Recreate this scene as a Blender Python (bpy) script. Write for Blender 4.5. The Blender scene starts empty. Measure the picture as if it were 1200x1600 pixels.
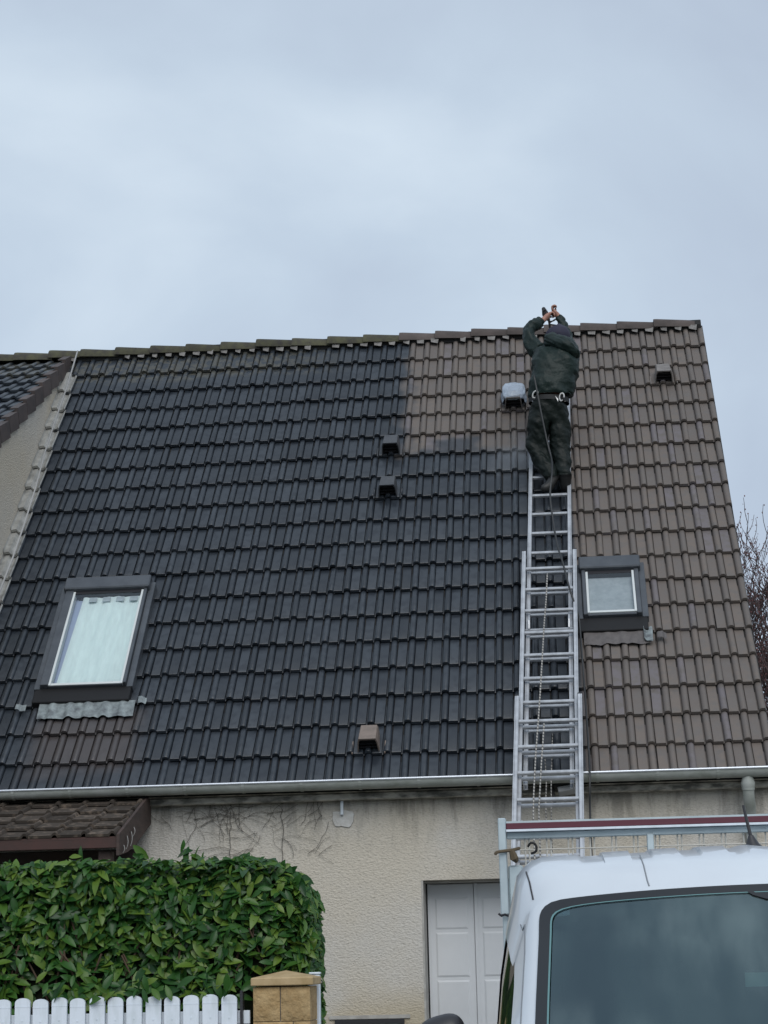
import bpy, bmesh, math, random
from math import sin, cos, pi, radians
from mathutils import Vector, Matrix, noise
S = bpy.context.scene
COL = S.collection
random.seed(7)

# ------------------------------------------------------------------ camera
cam_d = bpy.data.cameras.new('camera'); cam = bpy.data.objects.new('camera', cam_d); COL.objects.link(cam)
cam_d.sensor_fit = 'VERTICAL'; cam_d.sensor_height = 24.0; cam_d.lens = 3043 / 1600 * 24.0
cam_d.clip_start = .1; cam_d.clip_end = 3000
PITCH, YAW, ROLL = radians(13.0), -0.090986, 0.023018
fw = Vector((sin(YAW) * cos(PITCH), cos(YAW) * cos(PITCH), sin(PITCH)))
r0 = Vector((cos(YAW), -sin(YAW), 0)); u0 = r0.cross(fw)
rt = r0 * cos(ROLL) - u0 * sin(ROLL); up = r0 * sin(ROLL) + u0 * cos(ROLL)
M = Matrix((rt, up, -fw)).transposed().to_4x4(); M.translation = (0, 0, 1.55)
cam.matrix_world = M
S.camera = cam

# ------------------------------------------------------------------ sky, sun, exposure
SUN_EL, SUN_AZ = radians(40), radians(165)          # azimuth from +Y towards +X
w = bpy.data.worlds.new('World'); S.world = w; w.use_nodes = True
nt = w.node_tree; nt.nodes.clear()
def N(t, typ, **k):
    n = t.nodes.new(typ)
    for a, b in k.items():
        if a in n.inputs.keys(): n.inputs[a].default_value = b
        else: setattr(n, a, b)
    return n
sky = N(nt, 'ShaderNodeTexSky', sky_type='NISHITA'); sky.sun_disc = False
sky.sun_elevation = SUN_EL; sky.sun_rotation = SUN_AZ
bg1 = N(nt, 'ShaderNodeBackground'); bg1.inputs['Strength'].default_value = .10
nt.links.new(sky.outputs[0], bg1.inputs[0])
tc = N(nt, 'ShaderNodeTexCoord')
mp = N(nt, 'ShaderNodeMapping'); mp.inputs['Scale'].default_value = (1.0, 1.0, 1.35); mp.inputs['Location'].default_value = (3.3, 1.2, .35)
nt.links.new(tc.outputs['Generated'], mp.inputs[0])
nz = N(nt, 'ShaderNodeTexNoise'); nz.inputs['Scale'].default_value = 3.9; nz.inputs['Detail'].default_value = 6; nz.inputs['Roughness'].default_value = .47
nz.inputs['Distortion'].default_value = .4
nt.links.new(mp.outputs[0], nz.inputs['Vector'])
cr = N(nt, 'ShaderNodeValToRGB'); e = cr.color_ramp.elements
e[0].position = .33; e[0].color = (.40, .468, .572, 1)
e[1].position = .67; e[1].color = (.58, .668, .755, 1)
x = e.new(.52); x.color = (.478, .565, .665, 1)
nt.links.new(nz.outputs[0], cr.inputs[0])
bg2 = N(nt, 'ShaderNodeBackground'); bg2.inputs['Strength'].default_value = 1.0
nt.links.new(cr.outputs[0], bg2.inputs[0])
mx = N(nt, 'ShaderNodeMixShader'); mx.inputs[0].default_value = .92
nt.links.new(bg1.outputs[0], mx.inputs[1]); nt.links.new(bg2.outputs[0], mx.inputs[2])
wo = N(nt, 'ShaderNodeOutputWorld'); nt.links.new(mx.outputs[0], wo.inputs[0])

sun_d = bpy.data.lights.new('sun', 'SUN'); sun = bpy.data.objects.new('sun', sun_d); COL.objects.link(sun)
sun_d.energy = 1.5; sun_d.angle = radians(46); sun_d.color = (1, .97, .93)
sdir = Vector((sin(SUN_AZ) * cos(SUN_EL), cos(SUN_AZ) * cos(SUN_EL), sin(SUN_EL)))
sun.rotation_euler = sdir.to_track_quat('Z', 'Y').to_euler()
sun.location = sdir * 40
S.view_settings.view_transform = 'Standard'; S.view_settings.look = 'None'
S.view_settings.exposure = .27; S.view_settings.gamma = 1; S.view_settings.use_curve_mapping = False

# ------------------------------------------------------------------ helpers
WM = {}                                               # world matrices of what has been linked
def link(name, me, mat=None, parent=None, mw=None):
    o = bpy.data.objects.new(name, me); COL.objects.link(o)
    mw = mw or Matrix.Identity(4)
    if parent is not None:
        o.parent = parent; o.matrix_parent_inverse = WM[parent].inverted()
    o.matrix_world = mw; o.matrix_basis = mw
    WM[o] = mw.copy()
    if mat is not None and me is not None and not me.materials: me.materials.append(mat)
    return o
def thing(name, label, cat, loc=(0, 0, 0), group=None, kind=None):
    o = link(name, None, None, None, Matrix.Translation(loc)); return tag(o, label, cat, group, kind)
def tag(o, label=None, cat=None, group=None, kind=None):
    if label: o['label'] = label
    if cat: o['category'] = cat
    if group: o['group'] = group
    if kind: o['kind'] = kind
    return o
class MB:
    def __init__(s): s.v = []; s.f = []; s.m = []
    def add(s, vs, fs, mi=0):
        b = len(s.v); s.v += [tuple(p) for p in vs]; s.f += [tuple(i + b for i in f) for f in fs]; s.m += [mi] * len(fs); return s
    def box(s, x0, x1, y0, y1, z0, z1, mi=0, mat=None):
        vs = [Vector(p) for p in ((x0, y0, z0), (x1, y0, z0), (x1, y1, z0), (x0, y1, z0), (x0, y0, z1), (x1, y0, z1), (x1, y1, z1), (x0, y1, z1))]
        if mat is not None: vs = [mat @ p for p in vs]
        return s.add(vs, [(0, 3, 2, 1), (4, 5, 6, 7), (0, 1, 5, 4), (1, 2, 6, 5), (2, 3, 7, 6), (3, 0, 4, 7)], mi)
    def tube(s, pts, r, n=6, cap=True, mi=0):
        pts = [Vector(p) for p in pts]; rings = []; k = len(pts); prev = None
        for i, p in enumerate(pts):
            t = (pts[min(i + 1, k - 1)] - pts[max(i - 1, 0)]).normalized()
            if prev is None: a = t.orthogonal().normalized()
            else: a = (prev - t * prev.dot(t)).normalized()
            prev = a; b = t.cross(a)
            rr = r[i] if isinstance(r, (list, tuple)) else r
            rings.append([p + (a * cos(2 * pi * j / n) + b * sin(2 * pi * j / n)) * rr for j in range(n)])
        vs = [q for g in rings for q in g]; fs = []
        for i in range(k - 1):
            for j in range(n):
                fs.append((i * n + j, i * n + (j + 1) % n, (i + 1) * n + (j + 1) % n, (i + 1) * n + j))
        if cap: fs += [tuple(range(n))[::-1], tuple((k - 1) * n + j for j in range(n))]
        return s.add(vs, fs, mi)
    def grid(s, fn, nu, nv, mi=0, skip=None):
        vs = [fn(i / nu, j / nv) for j in range(nv + 1) for i in range(nu + 1)]
        fs = [(j * (nu + 1) + i, j * (nu + 1) + i + 1, (j + 1) * (nu + 1) + i + 1, (j + 1) * (nu + 1) + i)
              for j in range(nv) for i in range(nu) if not (skip and skip(i, j))]
        return s.add(vs, fs, mi)
    def mesh(s, name, smooth=None, mats=()):
        me = bpy.data.meshes.new(name); me.from_pydata(s.v, [], s.f); me.update()
        for m_ in mats: me.materials.append(m_)
        if mats: me.polygons.foreach_set('material_index', s.m)
        if smooth is not None:
            me.polygons.foreach_set('use_smooth', [True] * len(me.polygons)); me.set_sharp_from_angle(angle=radians(smooth))
        return me
    def build(s, name, mat, parent=None, smooth=None, bevel=0, mw=None, fix=True):
        me = s.mesh(name, None)
        if bevel or fix:
            bm = bmesh.new(); bm.from_mesh(me)
            if bevel:
                bmesh.ops.bevel(bm, geom=[e for e in bm.edges if len(e.link_faces) == 2 and e.calc_face_angle() > .5], offset=bevel, segments=1, affect='EDGES', clamp_overlap=True)
            bmesh.ops.recalc_face_normals(bm, faces=bm.faces); bm.to_mesh(me); bm.free()
        if smooth is not None:
            me.polygons.foreach_set('use_smooth', [True] * len(me.polygons)); me.set_sharp_from_angle(angle=radians(smooth))
        return link(name, me, mat, parent, mw)

# ------------------------------------------------------------------ materials
def mat(name, col, rough=.6, metal=0, spec=.5, var=None, vscale=4, vstr=1.0, bump=0, bscale=60, bdist=.004, rand=0, coat=0, detail=5, stretch=(1, 1, 1), lo=.35, hi=.7):
    m = bpy.data.materials.new(name); m.use_nodes = True; t = m.node_tree; b = t.nodes['Principled BSDF']
    b.inputs['Roughness'].default_value = rough; b.inputs['Metallic'].default_value = metal
    b.inputs['Specular IOR Level'].default_value = spec; b.inputs['Coat Weight'].default_value = coat; b.inputs['Coat Roughness'].default_value = .06
    g = N(t, 'ShaderNodeNewGeometry'); mpn = N(t, 'ShaderNodeMapping'); mpn.inputs['Scale'].default_value = stretch
    t.links.new(g.outputs['Position'], mpn.inputs[0])
    c = None
    base = N(t, 'ShaderNodeRGB'); base.outputs[0].default_value = (*col, 1); c = base.outputs[0]
    if var is not None:
        n1 = N(t, 'ShaderNodeTexNoise'); n1.inputs['Scale'].default_value = vscale; n1.inputs['Detail'].default_value = detail; n1.inputs['Roughness'].default_value = .6
        t.links.new(mpn.outputs[0], n1.inputs['Vector'])
        rm = N(t, 'ShaderNodeMapRange'); rm.inputs[1].default_value = lo; rm.inputs[2].default_value = hi; rm.inputs[4].default_value = vstr
        t.links.new(n1.outputs[0], rm.inputs[0])
        c = mixc(t, rm.outputs[0], c, (*var, 1))
    if rand:
        rnd = rand01(t)
        rm2 = N(t, 'ShaderNodeMapRange'); rm2.inputs[3].default_value = 1 - rand; rm2.inputs[4].default_value = 1 + rand
        t.links.new(rnd, rm2.inputs[0])
        hs = N(t, 'ShaderNodeHueSaturation'); t.links.new(rm2.outputs[0], hs.inputs['Value']); t.links.new(c, hs.inputs['Color']); c = hs.outputs[0]
    t.links.new(c, b.inputs['Base Color'])
    if bump:
        n2 = N(t, 'ShaderNodeTexNoise'); n2.inputs['Scale'].default_value = bscale; n2.inputs['Detail'].default_value = 4
        t.links.new(g.outputs['Position'], n2.inputs['Vector'])
        bp = N(t, 'ShaderNodeBump'); bp.inputs['Strength'].default_value = bump; bp.inputs['Distance'].default_value = bdist
        t.links.new(n2.outputs[0], bp.inputs['Height']); t.links.new(bp.outputs[0], b.inputs['Normal'])
    return m
def mixc(t, fac, a, b):
    mxn = N(t, 'ShaderNodeMix'); mxn.data_type = 'RGBA'
    for s_, v in ((mxn.inputs[0], fac), (mxn.inputs[6], a), (mxn.inputs[7], b)):
        if hasattr(v, 'links'): t.links.new(v, s_)
        else: s_.default_value = v
    return mxn.outputs[2]
def math_(t, op, a, b=None, clamp=False):
    n = N(t, 'ShaderNodeMath'); n.operation = op; n.use_clamp = clamp
    for i, v in enumerate((a, b)):
        if v is None: continue
        if hasattr(v, 'links'): t.links.new(v, n.inputs[i])
        else: n.inputs[i].default_value = v
    return n.outputs[0]
def rand01(t):
    oi = N(t, 'ShaderNodeObjectInfo'); ge = N(t, 'ShaderNodeNewGeometry')
    return math_(t, 'FRACT', math_(t, 'ADD', oi.outputs['Random'], math_(t, 'MULTIPLY', ge.outputs['Random Per Island'], 7.31)))
def sstep(t, v, a, b):                                 # 1 below a, 0 above b
    n = N(t, 'ShaderNodeMapRange'); n.interpolation_type = 'SMOOTHSTEP'
    n.inputs[1].default_value = a; n.inputs[2].default_value = b; n.inputs[3].default_value = 1; n.inputs[4].default_value = 0
    t.links.new(v, n.inputs[0]); return n.outputs[0]

# fresh slate coloured coating over old brown concrete tiles: where it has been sprayed is fixed on the roof
def tile_material(name, all_painted=False):
    m = bpy.data.materials.new(name); m.use_nodes = True; t = m.node_tree; b = t.nodes['Principled BSDF']
    g = N(t, 'ShaderNodeNewGeometry'); sp = N(t, 'ShaderNodeSeparateXYZ'); t.links.new(g.outputs['Position'], sp.inputs[0])
    nA = N(t, 'ShaderNodeTexNoise'); nA.inputs['Scale'].default_value = 3.2; nA.inputs['Detail'].default_value = 4; t.links.new(g.outputs['Position'], nA.inputs['Vector'])
    nF = N(t, 'ShaderNodeTexNoise'); nF.inputs['Scale'].default_value = 160; nF.inputs['Detail'].default_value = 3; t.links.new(g.outputs['Position'], nF.inputs['Vector'])
    nM = N(t, 'ShaderNodeTexNoise'); nM.inputs['Scale'].default_value = 14; nM.inputs['Detail'].default_value = 5; t.links.new(g.outputs['Position'], nM.inputs['Vector'])
    rnd = rand01(t)
    off = math_(t, 'MULTIPLY', math_(t, 'SUBTRACT', nA.outputs[0], .5), .32)
    xx = math_(t, 'ADD', sp.outputs[0], off); zz = math_(t, 'ADD', sp.outputs[2], math_(t, 'MULTIPLY', off, 1.0))
    xr = math_(t, 'ADD', xx, math_(t, 'MULTIPLY', math_(t, 'SUBTRACT', rnd, .5), .12))
    left = sstep(t, xr, -1.55, -1.36)
    low = sstep(t, zz, 6.29, 6.46)
    lad = sstep(t, sp.outputs[0], .12, .16)
    mask = math_(t, 'MAXIMUM', left, math_(t, 'MULTIPLY', low, lad))
    if all_painted: mask = math_(t, 'ADD', math_(t, 'MULTIPLY', mask, 0.0), 1.0)
    # brown: two fired tones + per tile variation
    br = mixc(t, rnd, (.133, .110, .095, 1), (.108, .093, .085, 1))
    tint = math_(t, 'GREATER_THAN', math_(t, 'FRACT', math_(t, 'MULTIPLY', rnd, 13.7)), .86)
    br = mixc(t, math_(t, 'MULTIPLY', tint, .6), br, (.135, .125, .145, 1))
    br = mixc(t, sstep(t, nM.outputs[0], .30, .62), br, (.108, .096, .089, 1))
    pa = mixc(t, rnd, (.034, .042, .053, 1), (.017, .022, .029, 1))
    pa = mixc(t, math_(t, 'MULTIPLY', sstep(t, nM.outputs[0], .36, .56), .6), pa, (.015, .019, .026, 1))
    # thin coat under the roof window and here and there along the edge of the run: the brown still shows
    d1 = math_(t, 'MULTIPLY', sstep(t, math_(t, 'ABSOLUTE', math_(t, 'ADD', xx, 3.95)), .30, .62), sstep(t, math_(t, 'ABSOLUTE', math_(t, 'SUBTRACT', zz, 3.38)), .12, .42))
    thin = math_(t, 'MULTIPLY', d1, .55)
    # lichen on the old top course at the left
    lich = math_(t, 'MULTIPLY', math_(t, 'SUBTRACT', 1.0, sstep(t, zz, 7.50, 7.62)), sstep(t, nM.outputs[0], .40, .60))
    lich = math_(t, 'MULTIPLY', lich, sstep(t, sp.outputs[0], -3.0, -1.8))
    pa = mixc(t, math_(t, 'MULTIPLY', thin, 1.0), pa, (.085, .068, .062, 1))
    pa = mixc(t, math_(t, 'MULTIPLY', lich, .7), pa, (.085, .082, .066, 1))
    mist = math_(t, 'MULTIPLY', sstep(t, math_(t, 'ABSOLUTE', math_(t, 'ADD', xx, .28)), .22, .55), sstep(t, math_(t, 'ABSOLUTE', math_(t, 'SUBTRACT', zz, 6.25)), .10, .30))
    pa = mixc(t, math_(t, 'MULTIPLY', mist, .55), pa, (.105, .115, .130, 1))  # airborne spray haze painted into the coating as a paler grey patch
    blot = math_(t, 'MULTIPLY', sstep(t, math_(t, 'ABSOLUTE', math_(t, 'ADD', xx, .95)), .16, .30), sstep(t, zz, 6.50, 6.58))
    if not all_painted: mask = math_(t, 'MAXIMUM', mask, math_(t, 'MULTIPLY', blot, .85))
    c = mixc(t, mask, br, pa)
    sk = N(t, 'ShaderNodeMapRange'); sk.inputs[3].default_value = .82; sk.inputs[4].default_value = 1.18; t.links.new(nF.outputs[0], sk.inputs[0])
    hs = N(t, 'ShaderNodeHueSaturation'); t.links.new(sk.outputs[0], hs.inputs['Value']); t.links.new(c, hs.inputs['Color'])
    t.links.new(hs.outputs[0], b.inputs['Base Color'])
    ro = N(t, 'ShaderNodeMapRange'); ro.inputs[3].default_value = .62; ro.inputs[4].default_value = .34; t.links.new(mask, ro.inputs[0])
    ro2 = math_(t, 'ADD', ro.outputs[0], math_(t, 'MULTIPLY', math_(t, 'SUBTRACT', nM.outputs[0], .5), .25)); t.links.new(ro2, b.inputs['Roughness'])
    bp = N(t, 'ShaderNodeBump'); bp.inputs['Strength'].default_value = .35; bp.inputs['Distance'].default_value = .0025
    t.links.new(nF.outputs[0], bp.inputs['Height']); t.links.new(bp.outputs[0], b.inputs['Normal'])
    return m
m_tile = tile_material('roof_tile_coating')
m_tile_n = tile_material('neighbour_tile_coating', True)

# roughcast wall with damp streaks below the gutter
def wall_material(name, col, stain=True):
    m = bpy.data.materials.new(name); m.use_nodes = True; t = m.node_tree; b = t.nodes['Principled BSDF']
    b.inputs['Roughness'].default_value = .92; b.inputs['Specular IOR Level'].default_value = .25
    g = N(t, 'ShaderNodeNewGeometry'); sp = N(t, 'ShaderNodeSeparateXYZ'); t.links.new(g.outputs['Position'], sp.inputs[0])
    nb = N(t, 'ShaderNodeTexNoise'); nb.inputs['Scale'].default_value = 1.1; nb.inputs['Detail'].default_value = 5
    ng = N(t, 'ShaderNodeTexNoise'); ng.inputs['Scale'].default_value = 46; ng.inputs['Detail'].default_value = 5; ng.inputs['Roughness'].default_value = .62; ng.inputs['Distortion'].default_value = .8
    vo = N(t, 'ShaderNodeTexVoronoi'); vo.inputs['Scale'].default_value = 52; vo.feature = 'SMOOTH_F1'
    mpw = N(t, 'ShaderNodeMapping'); mpw.inputs['Scale'].default_value = (1, 1, 1.7); mpw.inputs['Rotation'].default_value = (0, radians(20), 0)
    t.links.new(g.outputs['Position'], mpw.inputs[0])
    t.links.new(g.outputs['Position'], nb.inputs['Vector']); t.links.new(mpw.outputs[0], ng.inputs['Vector']); t.links.new(mpw.outputs[0], vo.inputs['Vector'])
    c = mixc(t, sstep(t, nb.outputs[0], .35, .65), (*col, 1), (col[0] * 1.0, col[1] * .955, col[2] * .87, 1))
    c = mixc(t, math_(t, 'MULTIPLY', sstep(t, ng.outputs[0], .30, .52), .45), c, (col[0] * .52, col[1] * .50, col[2] * .46, 1))
    if stain:
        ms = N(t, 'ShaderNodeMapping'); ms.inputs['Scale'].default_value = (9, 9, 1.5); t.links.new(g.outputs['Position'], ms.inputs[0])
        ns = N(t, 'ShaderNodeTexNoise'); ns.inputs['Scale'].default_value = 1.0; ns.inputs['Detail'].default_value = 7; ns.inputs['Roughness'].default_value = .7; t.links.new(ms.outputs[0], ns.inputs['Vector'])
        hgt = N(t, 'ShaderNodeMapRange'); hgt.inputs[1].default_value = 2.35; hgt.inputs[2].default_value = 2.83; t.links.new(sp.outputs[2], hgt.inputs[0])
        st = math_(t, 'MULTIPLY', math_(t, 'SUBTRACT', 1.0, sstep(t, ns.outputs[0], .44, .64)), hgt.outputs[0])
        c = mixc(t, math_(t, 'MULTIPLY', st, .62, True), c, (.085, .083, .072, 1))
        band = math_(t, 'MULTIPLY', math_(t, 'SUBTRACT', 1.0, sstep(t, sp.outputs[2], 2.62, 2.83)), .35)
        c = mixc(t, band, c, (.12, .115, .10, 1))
        rs = math_(t, 'MULTIPLY', math_(t, 'MULTIPLY', sstep(t, sp.outputs[2], 1.1, 1.45), sstep(t, nb.outputs[0], .45, .6)), .5)
        c = mixc(t, rs, c, (.36, .29, .17, 1))
    t.links.new(c, b.inputs['Base Color'])
    hh = math_(t, 'ADD', ng.outputs[0], math_(t, 'MULTIPLY', vo.outputs[0], .8))
    bp = N(t, 'ShaderNodeBump'); bp.inputs['Strength'].default_value = .7; bp.inputs['Distance'].default_value = .009
    t.links.new(hh, bp.inputs['Height']); t.links.new(bp.outputs[0], b.inputs['Normal'])
    return m
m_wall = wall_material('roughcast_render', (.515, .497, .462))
m_wall2 = wall_material('neighbour_render', (.53, .50, .45), False)
m_zinc = mat('weathered_zinc', (.33, .35, .335), .62, .1, var=(.19, .21, .18), vscale=5, vstr=.8, bump=.2, stretch=(1.4, 1, 3))
m_bead = mat('sky_glint_zinc_bead', (.62, .66, .72), .35, .4)  # pale blue tone paints the sky's reflection along the bead
m_corn = mat('dirty_cornice', (.42, .40, .35), .9, var=(.085, .085, .075), vscale=7, vstr=.95, bump=.5, stretch=(1, 1, 2.5), lo=.38, hi=.62)
m_lead = mat('crumpled_lead', (.25, .29, .295), .6, .2, var=(.09, .10, .11), vscale=16, bump=.5, bscale=40, bdist=.01)
m_leadb = mat('brown_lead', (.115, .105, .103), .6, .2, var=(.09, .08, .08), vscale=16, bump=.5, bscale=40, bdist=.01)
m_soak = mat('pale_zinc_soaker', (.43, .43, .41), .55, .25, var=(.17, .17, .16), vscale=10, vstr=.8, bump=.2)
m_mort = mat('ridge_mortar', (.235, .225, .215), .9, var=(.11, .105, .10), vscale=20, bump=.4)
m_ridge = mat('brown_ridge_tile', (.098, .080, .074), .8, spec=.3, var=(.055, .047, .044), vscale=6, bump=.4, rand=.15)
m_ridgeo = mat('lichen_ridge_tile', (.045, .042, .038), .9, spec=.25, var=(.095, .095, .052), vscale=11, vstr=.75, bump=.6, rand=.2)
m_deck = mat('dark_underlay', (.02, .02, .02), .9)
m_winf = mat('anthracite_window_cladding', (.085, .095, .108), .42, .3, var=(.06, .068, .08), vscale=6)
m_black = mat('black_rubber', (.008, .008, .009), .5, spec=.3)
m_sash = mat('pale_sash_line', (.55, .58, .58), .4)
m_curt = mat('white_net_curtain', (.62, .71, .70), .9, var=(.54, .62, .62), vscale=7, stretch=(5, 1, .6))
m_bluerefl = mat('blue_pane_reflection', (.30, .36, .50), .9)  # blue reflection painted in where the curtain leaves the pane bare
m_tabrefl = mat('grey_tab_and_reflection', (.36, .40, .43), .9, var=(.27, .31, .33), vscale=14)  # curtain tabs, and the sky reflection painted under the right-hand pane
m_room = mat('dim_room', (.10, .12, .13), .9)
m_vent = mat('grey_brown_vent_plastic', (.19, .175, .165), .65, var=(.12, .11, .105), vscale=14, bump=.2)
m_vent2 = mat('slate_painted_vent', (.062, .066, .072), .5, var=(.04, .043, .05), vscale=14, bump=.2)
m_vent3 = mat('brown_vent_cap', (.21, .165, .14), .6, var=(.15, .12, .10), vscale=14, bump=.2)
m_grille = mat('dark_vent_mouth', (.012, .012, .014), .8)
m_alu = mat('brushed_aluminium', (.52, .54, .57), .42, .5, var=(.30, .31, .33), vscale=9, vstr=.75, bump=.08, bscale=30)
m_alud = mat('aluminium_rung', (.52, .54, .57), .38, .5, var=(.36, .37, .39), vscale=14)
m_rope = None
m_hose = mat('dark_hose', (.020, .022, .024), .5)
m_cable = mat('pale_grey_cable', (.33, .33, .33), .7)
m_jack = mat('dark_green_rainwear', (.010, .021, .019), .5, spec=.24, var=(.007, .014, .013), vscale=9, vstr=.6, bump=.55, bscale=22, bdist=.02)
m_trou = mat('dark_green_rain_trousers', (.006, .010, .009), .5, spec=.2, var=(.008, .013, .011), vscale=7, vstr=.4, bump=.55, bscale=20, bdist=.02)
m_skin = mat('skin', (.36, .19, .14), .55, var=(.28, .13, .10), vscale=40)
m_navy = mat('navy_fabric', (.020, .020, .042), .8, bump=.4, bscale=60)
m_boot = mat('black_boot', (.015, .015, .015), .5)
m_strap = mat('black_webbing', (.010, .011, .012), .7)
m_clip = mat('pale_steel_clip', (.75, .75, .74), .35, .3)
m_bag = mat('pale_blue_plastic_bag', (.36, .42, .50), .28, var=(.27, .31, .37), vscale=18, bump=.5, bscale=26, bdist=.02)
m_white = mat('white_van_paint', (.60, .65, .70), .30, 0, coat=.6, var=(.53, .57, .62), vscale=3, vstr=.6)
m_frit = mat('black_ceramic_frit', (.010, .012, .015), .35, coat=.2)
m_plast = mat('black_plastic', (.022, .022, .026), .42, bump=.1, bscale=200)
m_rack = mat('pale_galvanised_rack', (.47, .55, .58), .45, .3, var=(.36, .43, .46), vscale=8)
m_maroon = mat('maroon_rail', (.085, .012, .026), .45)
m_wire = mat('cream_welded_wire', (.60, .58, .53), .5, .2)
m_fence = mat('white_pvc', (.66, .72, .79), .42, var=(.46, .52, .54), vscale=9, vstr=.7, stretch=(2.5, 1, .7), lo=.45, hi=.8)
m_stone = mat('yellow_reconstituted_stone', (.40, .285, .145), .9, var=(.27, .175, .075), vscale=13, bump=.8, bscale=34, bdist=.02, rand=.08)
m_stonec = mat('smooth_yellow_stone_cap', (.43, .32, .18), .85, var=(.31, .22, .105), vscale=10, bump=.35, bscale=60)
m_door = mat('grey_white_door', (.60, .62, .64), .55, var=(.54, .56, .58), vscale=2)
m_rev = mat('painted_reveal', (.42, .41, .38), .85, var=(.28, .27, .25), vscale=10, bump=.4)
m_porch_t = mat('mossy_flat_tile', (.050, .041, .034), .9, spec=.25, var=(.20, .155, .12), vscale=16, vstr=.8, bump=.6, bscale=70, rand=.3, lo=.52, hi=.72)
m_board = mat('peeling_brown_board', (.062, .040, .034), .75, var=(.035, .025, .022), vscale=5, bump=.3, stretch=(1, 1, 5))
m_red = mat('dark_red_board', (.070, .028, .023), .75, var=(.032, .020, .017), vscale=3, vstr=1)
m_peel = mat('peeled_white_paint', (.42, .41, .39), .8)
m_patch = mat('pale_plaster', (.56, .56, .545), .9, var=(.44, .43, .40), vscale=18, bump=.7, bscale=45, bdist=.01)
m_tarm = mat('asphalt', (.05, .05, .052), .85, var=(.07, .07, .07), vscale=3, bump=.5, bscale=150)
m_soil = mat('soil_and_grass', (.06, .075, .03), .95, var=(.09, .07, .045), vscale=3, bump=.5)
m_conc = mat('concrete_drive', (.26, .25, .235), .9, var=(.19, .185, .175), vscale=2.2, bump=.3)
m_bark = mat('dark_bark', (.035, .028, .026), .9, bump=.4)
m_twig = mat('purplish_twig', (.060, .042, .042), .85)
m_bud = mat('reddish_bud', (.15, .060, .060), .8)
m_lamp = mat('grey_floodlight', (.30, .31, .32), .5)

def leaf_material(name, a, b_, c_):
    m = bpy.data.materials.new(name); m.use_nodes = True; t = m.node_tree; b = t.nodes['Principled BSDF']
    rnd = rand01(t)
    cr_ = N(t, 'ShaderNodeValToRGB'); el = cr_.color_ramp.elements
    el[0].color = (*a, 1); el[1].color = (*c_, 1); el[1].position = .97
    q = el.new(.55); q.color = (*b_, 1)
    t.links.new(rnd, cr_.inputs[0]); t.links.new(cr_.outputs[0], b.inputs['Base Color'])
    b.inputs['Roughness'].default_value = .33; b.inputs['Specular IOR Level'].default_value = .28
    tr = N(t, 'ShaderNodeBsdfTranslucent'); t.links.new(cr_.outputs[0], tr.inputs[0])
    ms = N(t, 'ShaderNodeMixShader'); ms.inputs[0].default_value = .18
    out = t.nodes['Material Output']; t.links.new(b.outputs[0], ms.inputs[1]); t.links.new(tr.outputs[0], ms.inputs[2]); t.links.new(ms.outputs[0], out.inputs[0])
    return m
m_leaf = leaf_material('laurel_leaf', (.013, .050, .013), (.034, .104, .019), (.110, .180, .028))
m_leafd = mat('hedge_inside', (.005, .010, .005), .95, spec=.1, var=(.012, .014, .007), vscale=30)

def glass_material(name, tint, refl, f0=.07, fmax=1.0, rough=.015, dust_sheen=0):
    m = bpy.data.materials.new(name); m.use_nodes = True; t = m.node_tree; t.nodes.clear()
    tr = N(t, 'ShaderNodeBsdfTransparent'); tr.inputs[0].default_value = (*tint, 1)
    gl = N(t, 'ShaderNodeBsdfGlossy'); gl.inputs['Roughness'].default_value = rough; gl.inputs[0].default_value = (*refl, 1)
    lw = N(t, 'ShaderNodeFresnel'); lw.inputs[0].default_value = (1 + f0 ** .5) / (1 - f0 ** .5)
    ms = N(t, 'ShaderNodeMixShader'); t.links.new(lw.outputs[0], ms.inputs[0]); t.links.new(tr.outputs[0], ms.inputs[1]); t.links.new(gl.outputs[0], ms.inputs[2])
    if dust_sheen:                                          # dried rain film; its pale streaks also paint in an uneven reflection
        g = N(t, 'ShaderNodeNewGeometry'); mpn = N(t, 'ShaderNodeMapping'); mpn.inputs['Scale'].default_value = (4, 1.5, 1.2); t.links.new(g.outputs["Position"], mpn.inputs[0])
        nd = N(t, 'ShaderNodeTexNoise'); nd.inputs['Scale'].default_value = 1.6; nd.inputs['Detail'].default_value = 6; t.links.new(mpn.outputs[0], nd.inputs['Vector'])
        n2 = N(t, 'ShaderNodeTexNoise'); n2.inputs['Scale'].default_value = 2.6; n2.inputs['Detail'].default_value = 2; t.links.new(g.outputs['Position'], n2.inputs['Vector'])
        fa = math_(t, 'MULTIPLY', math_(t, 'SUBTRACT', 1.0, sstep(t, nd.outputs[0], .38, .75)), math_(t, 'MULTIPLY', math_(t, 'SUBTRACT', 1.0, sstep(t, n2.outputs[0], .35, .65)), dust_sheen))
        df = N(t, 'ShaderNodeBsdfDiffuse'); df.inputs[0].default_value = (.36, .46, .46, 1)
        m2 = N(t, 'ShaderNodeMixShader'); t.links.new(fa, m2.inputs[0]); t.links.new(ms.outputs[0], m2.inputs[1]); t.links.new(df.outputs[0], m2.inputs[2]); ms = m2
    o = N(t, 'ShaderNodeOutputMaterial'); t.links.new(ms.outputs[0], o.inputs[0]); return m
m_pane = glass_material('window_glass', (.93, .955, .965), (.92, .98, 1), .06)
m_wscr = glass_material('windscreen_glass', (.30, .42, .44), (.66, .90, .96), .155, dust_sheen=.20)

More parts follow.
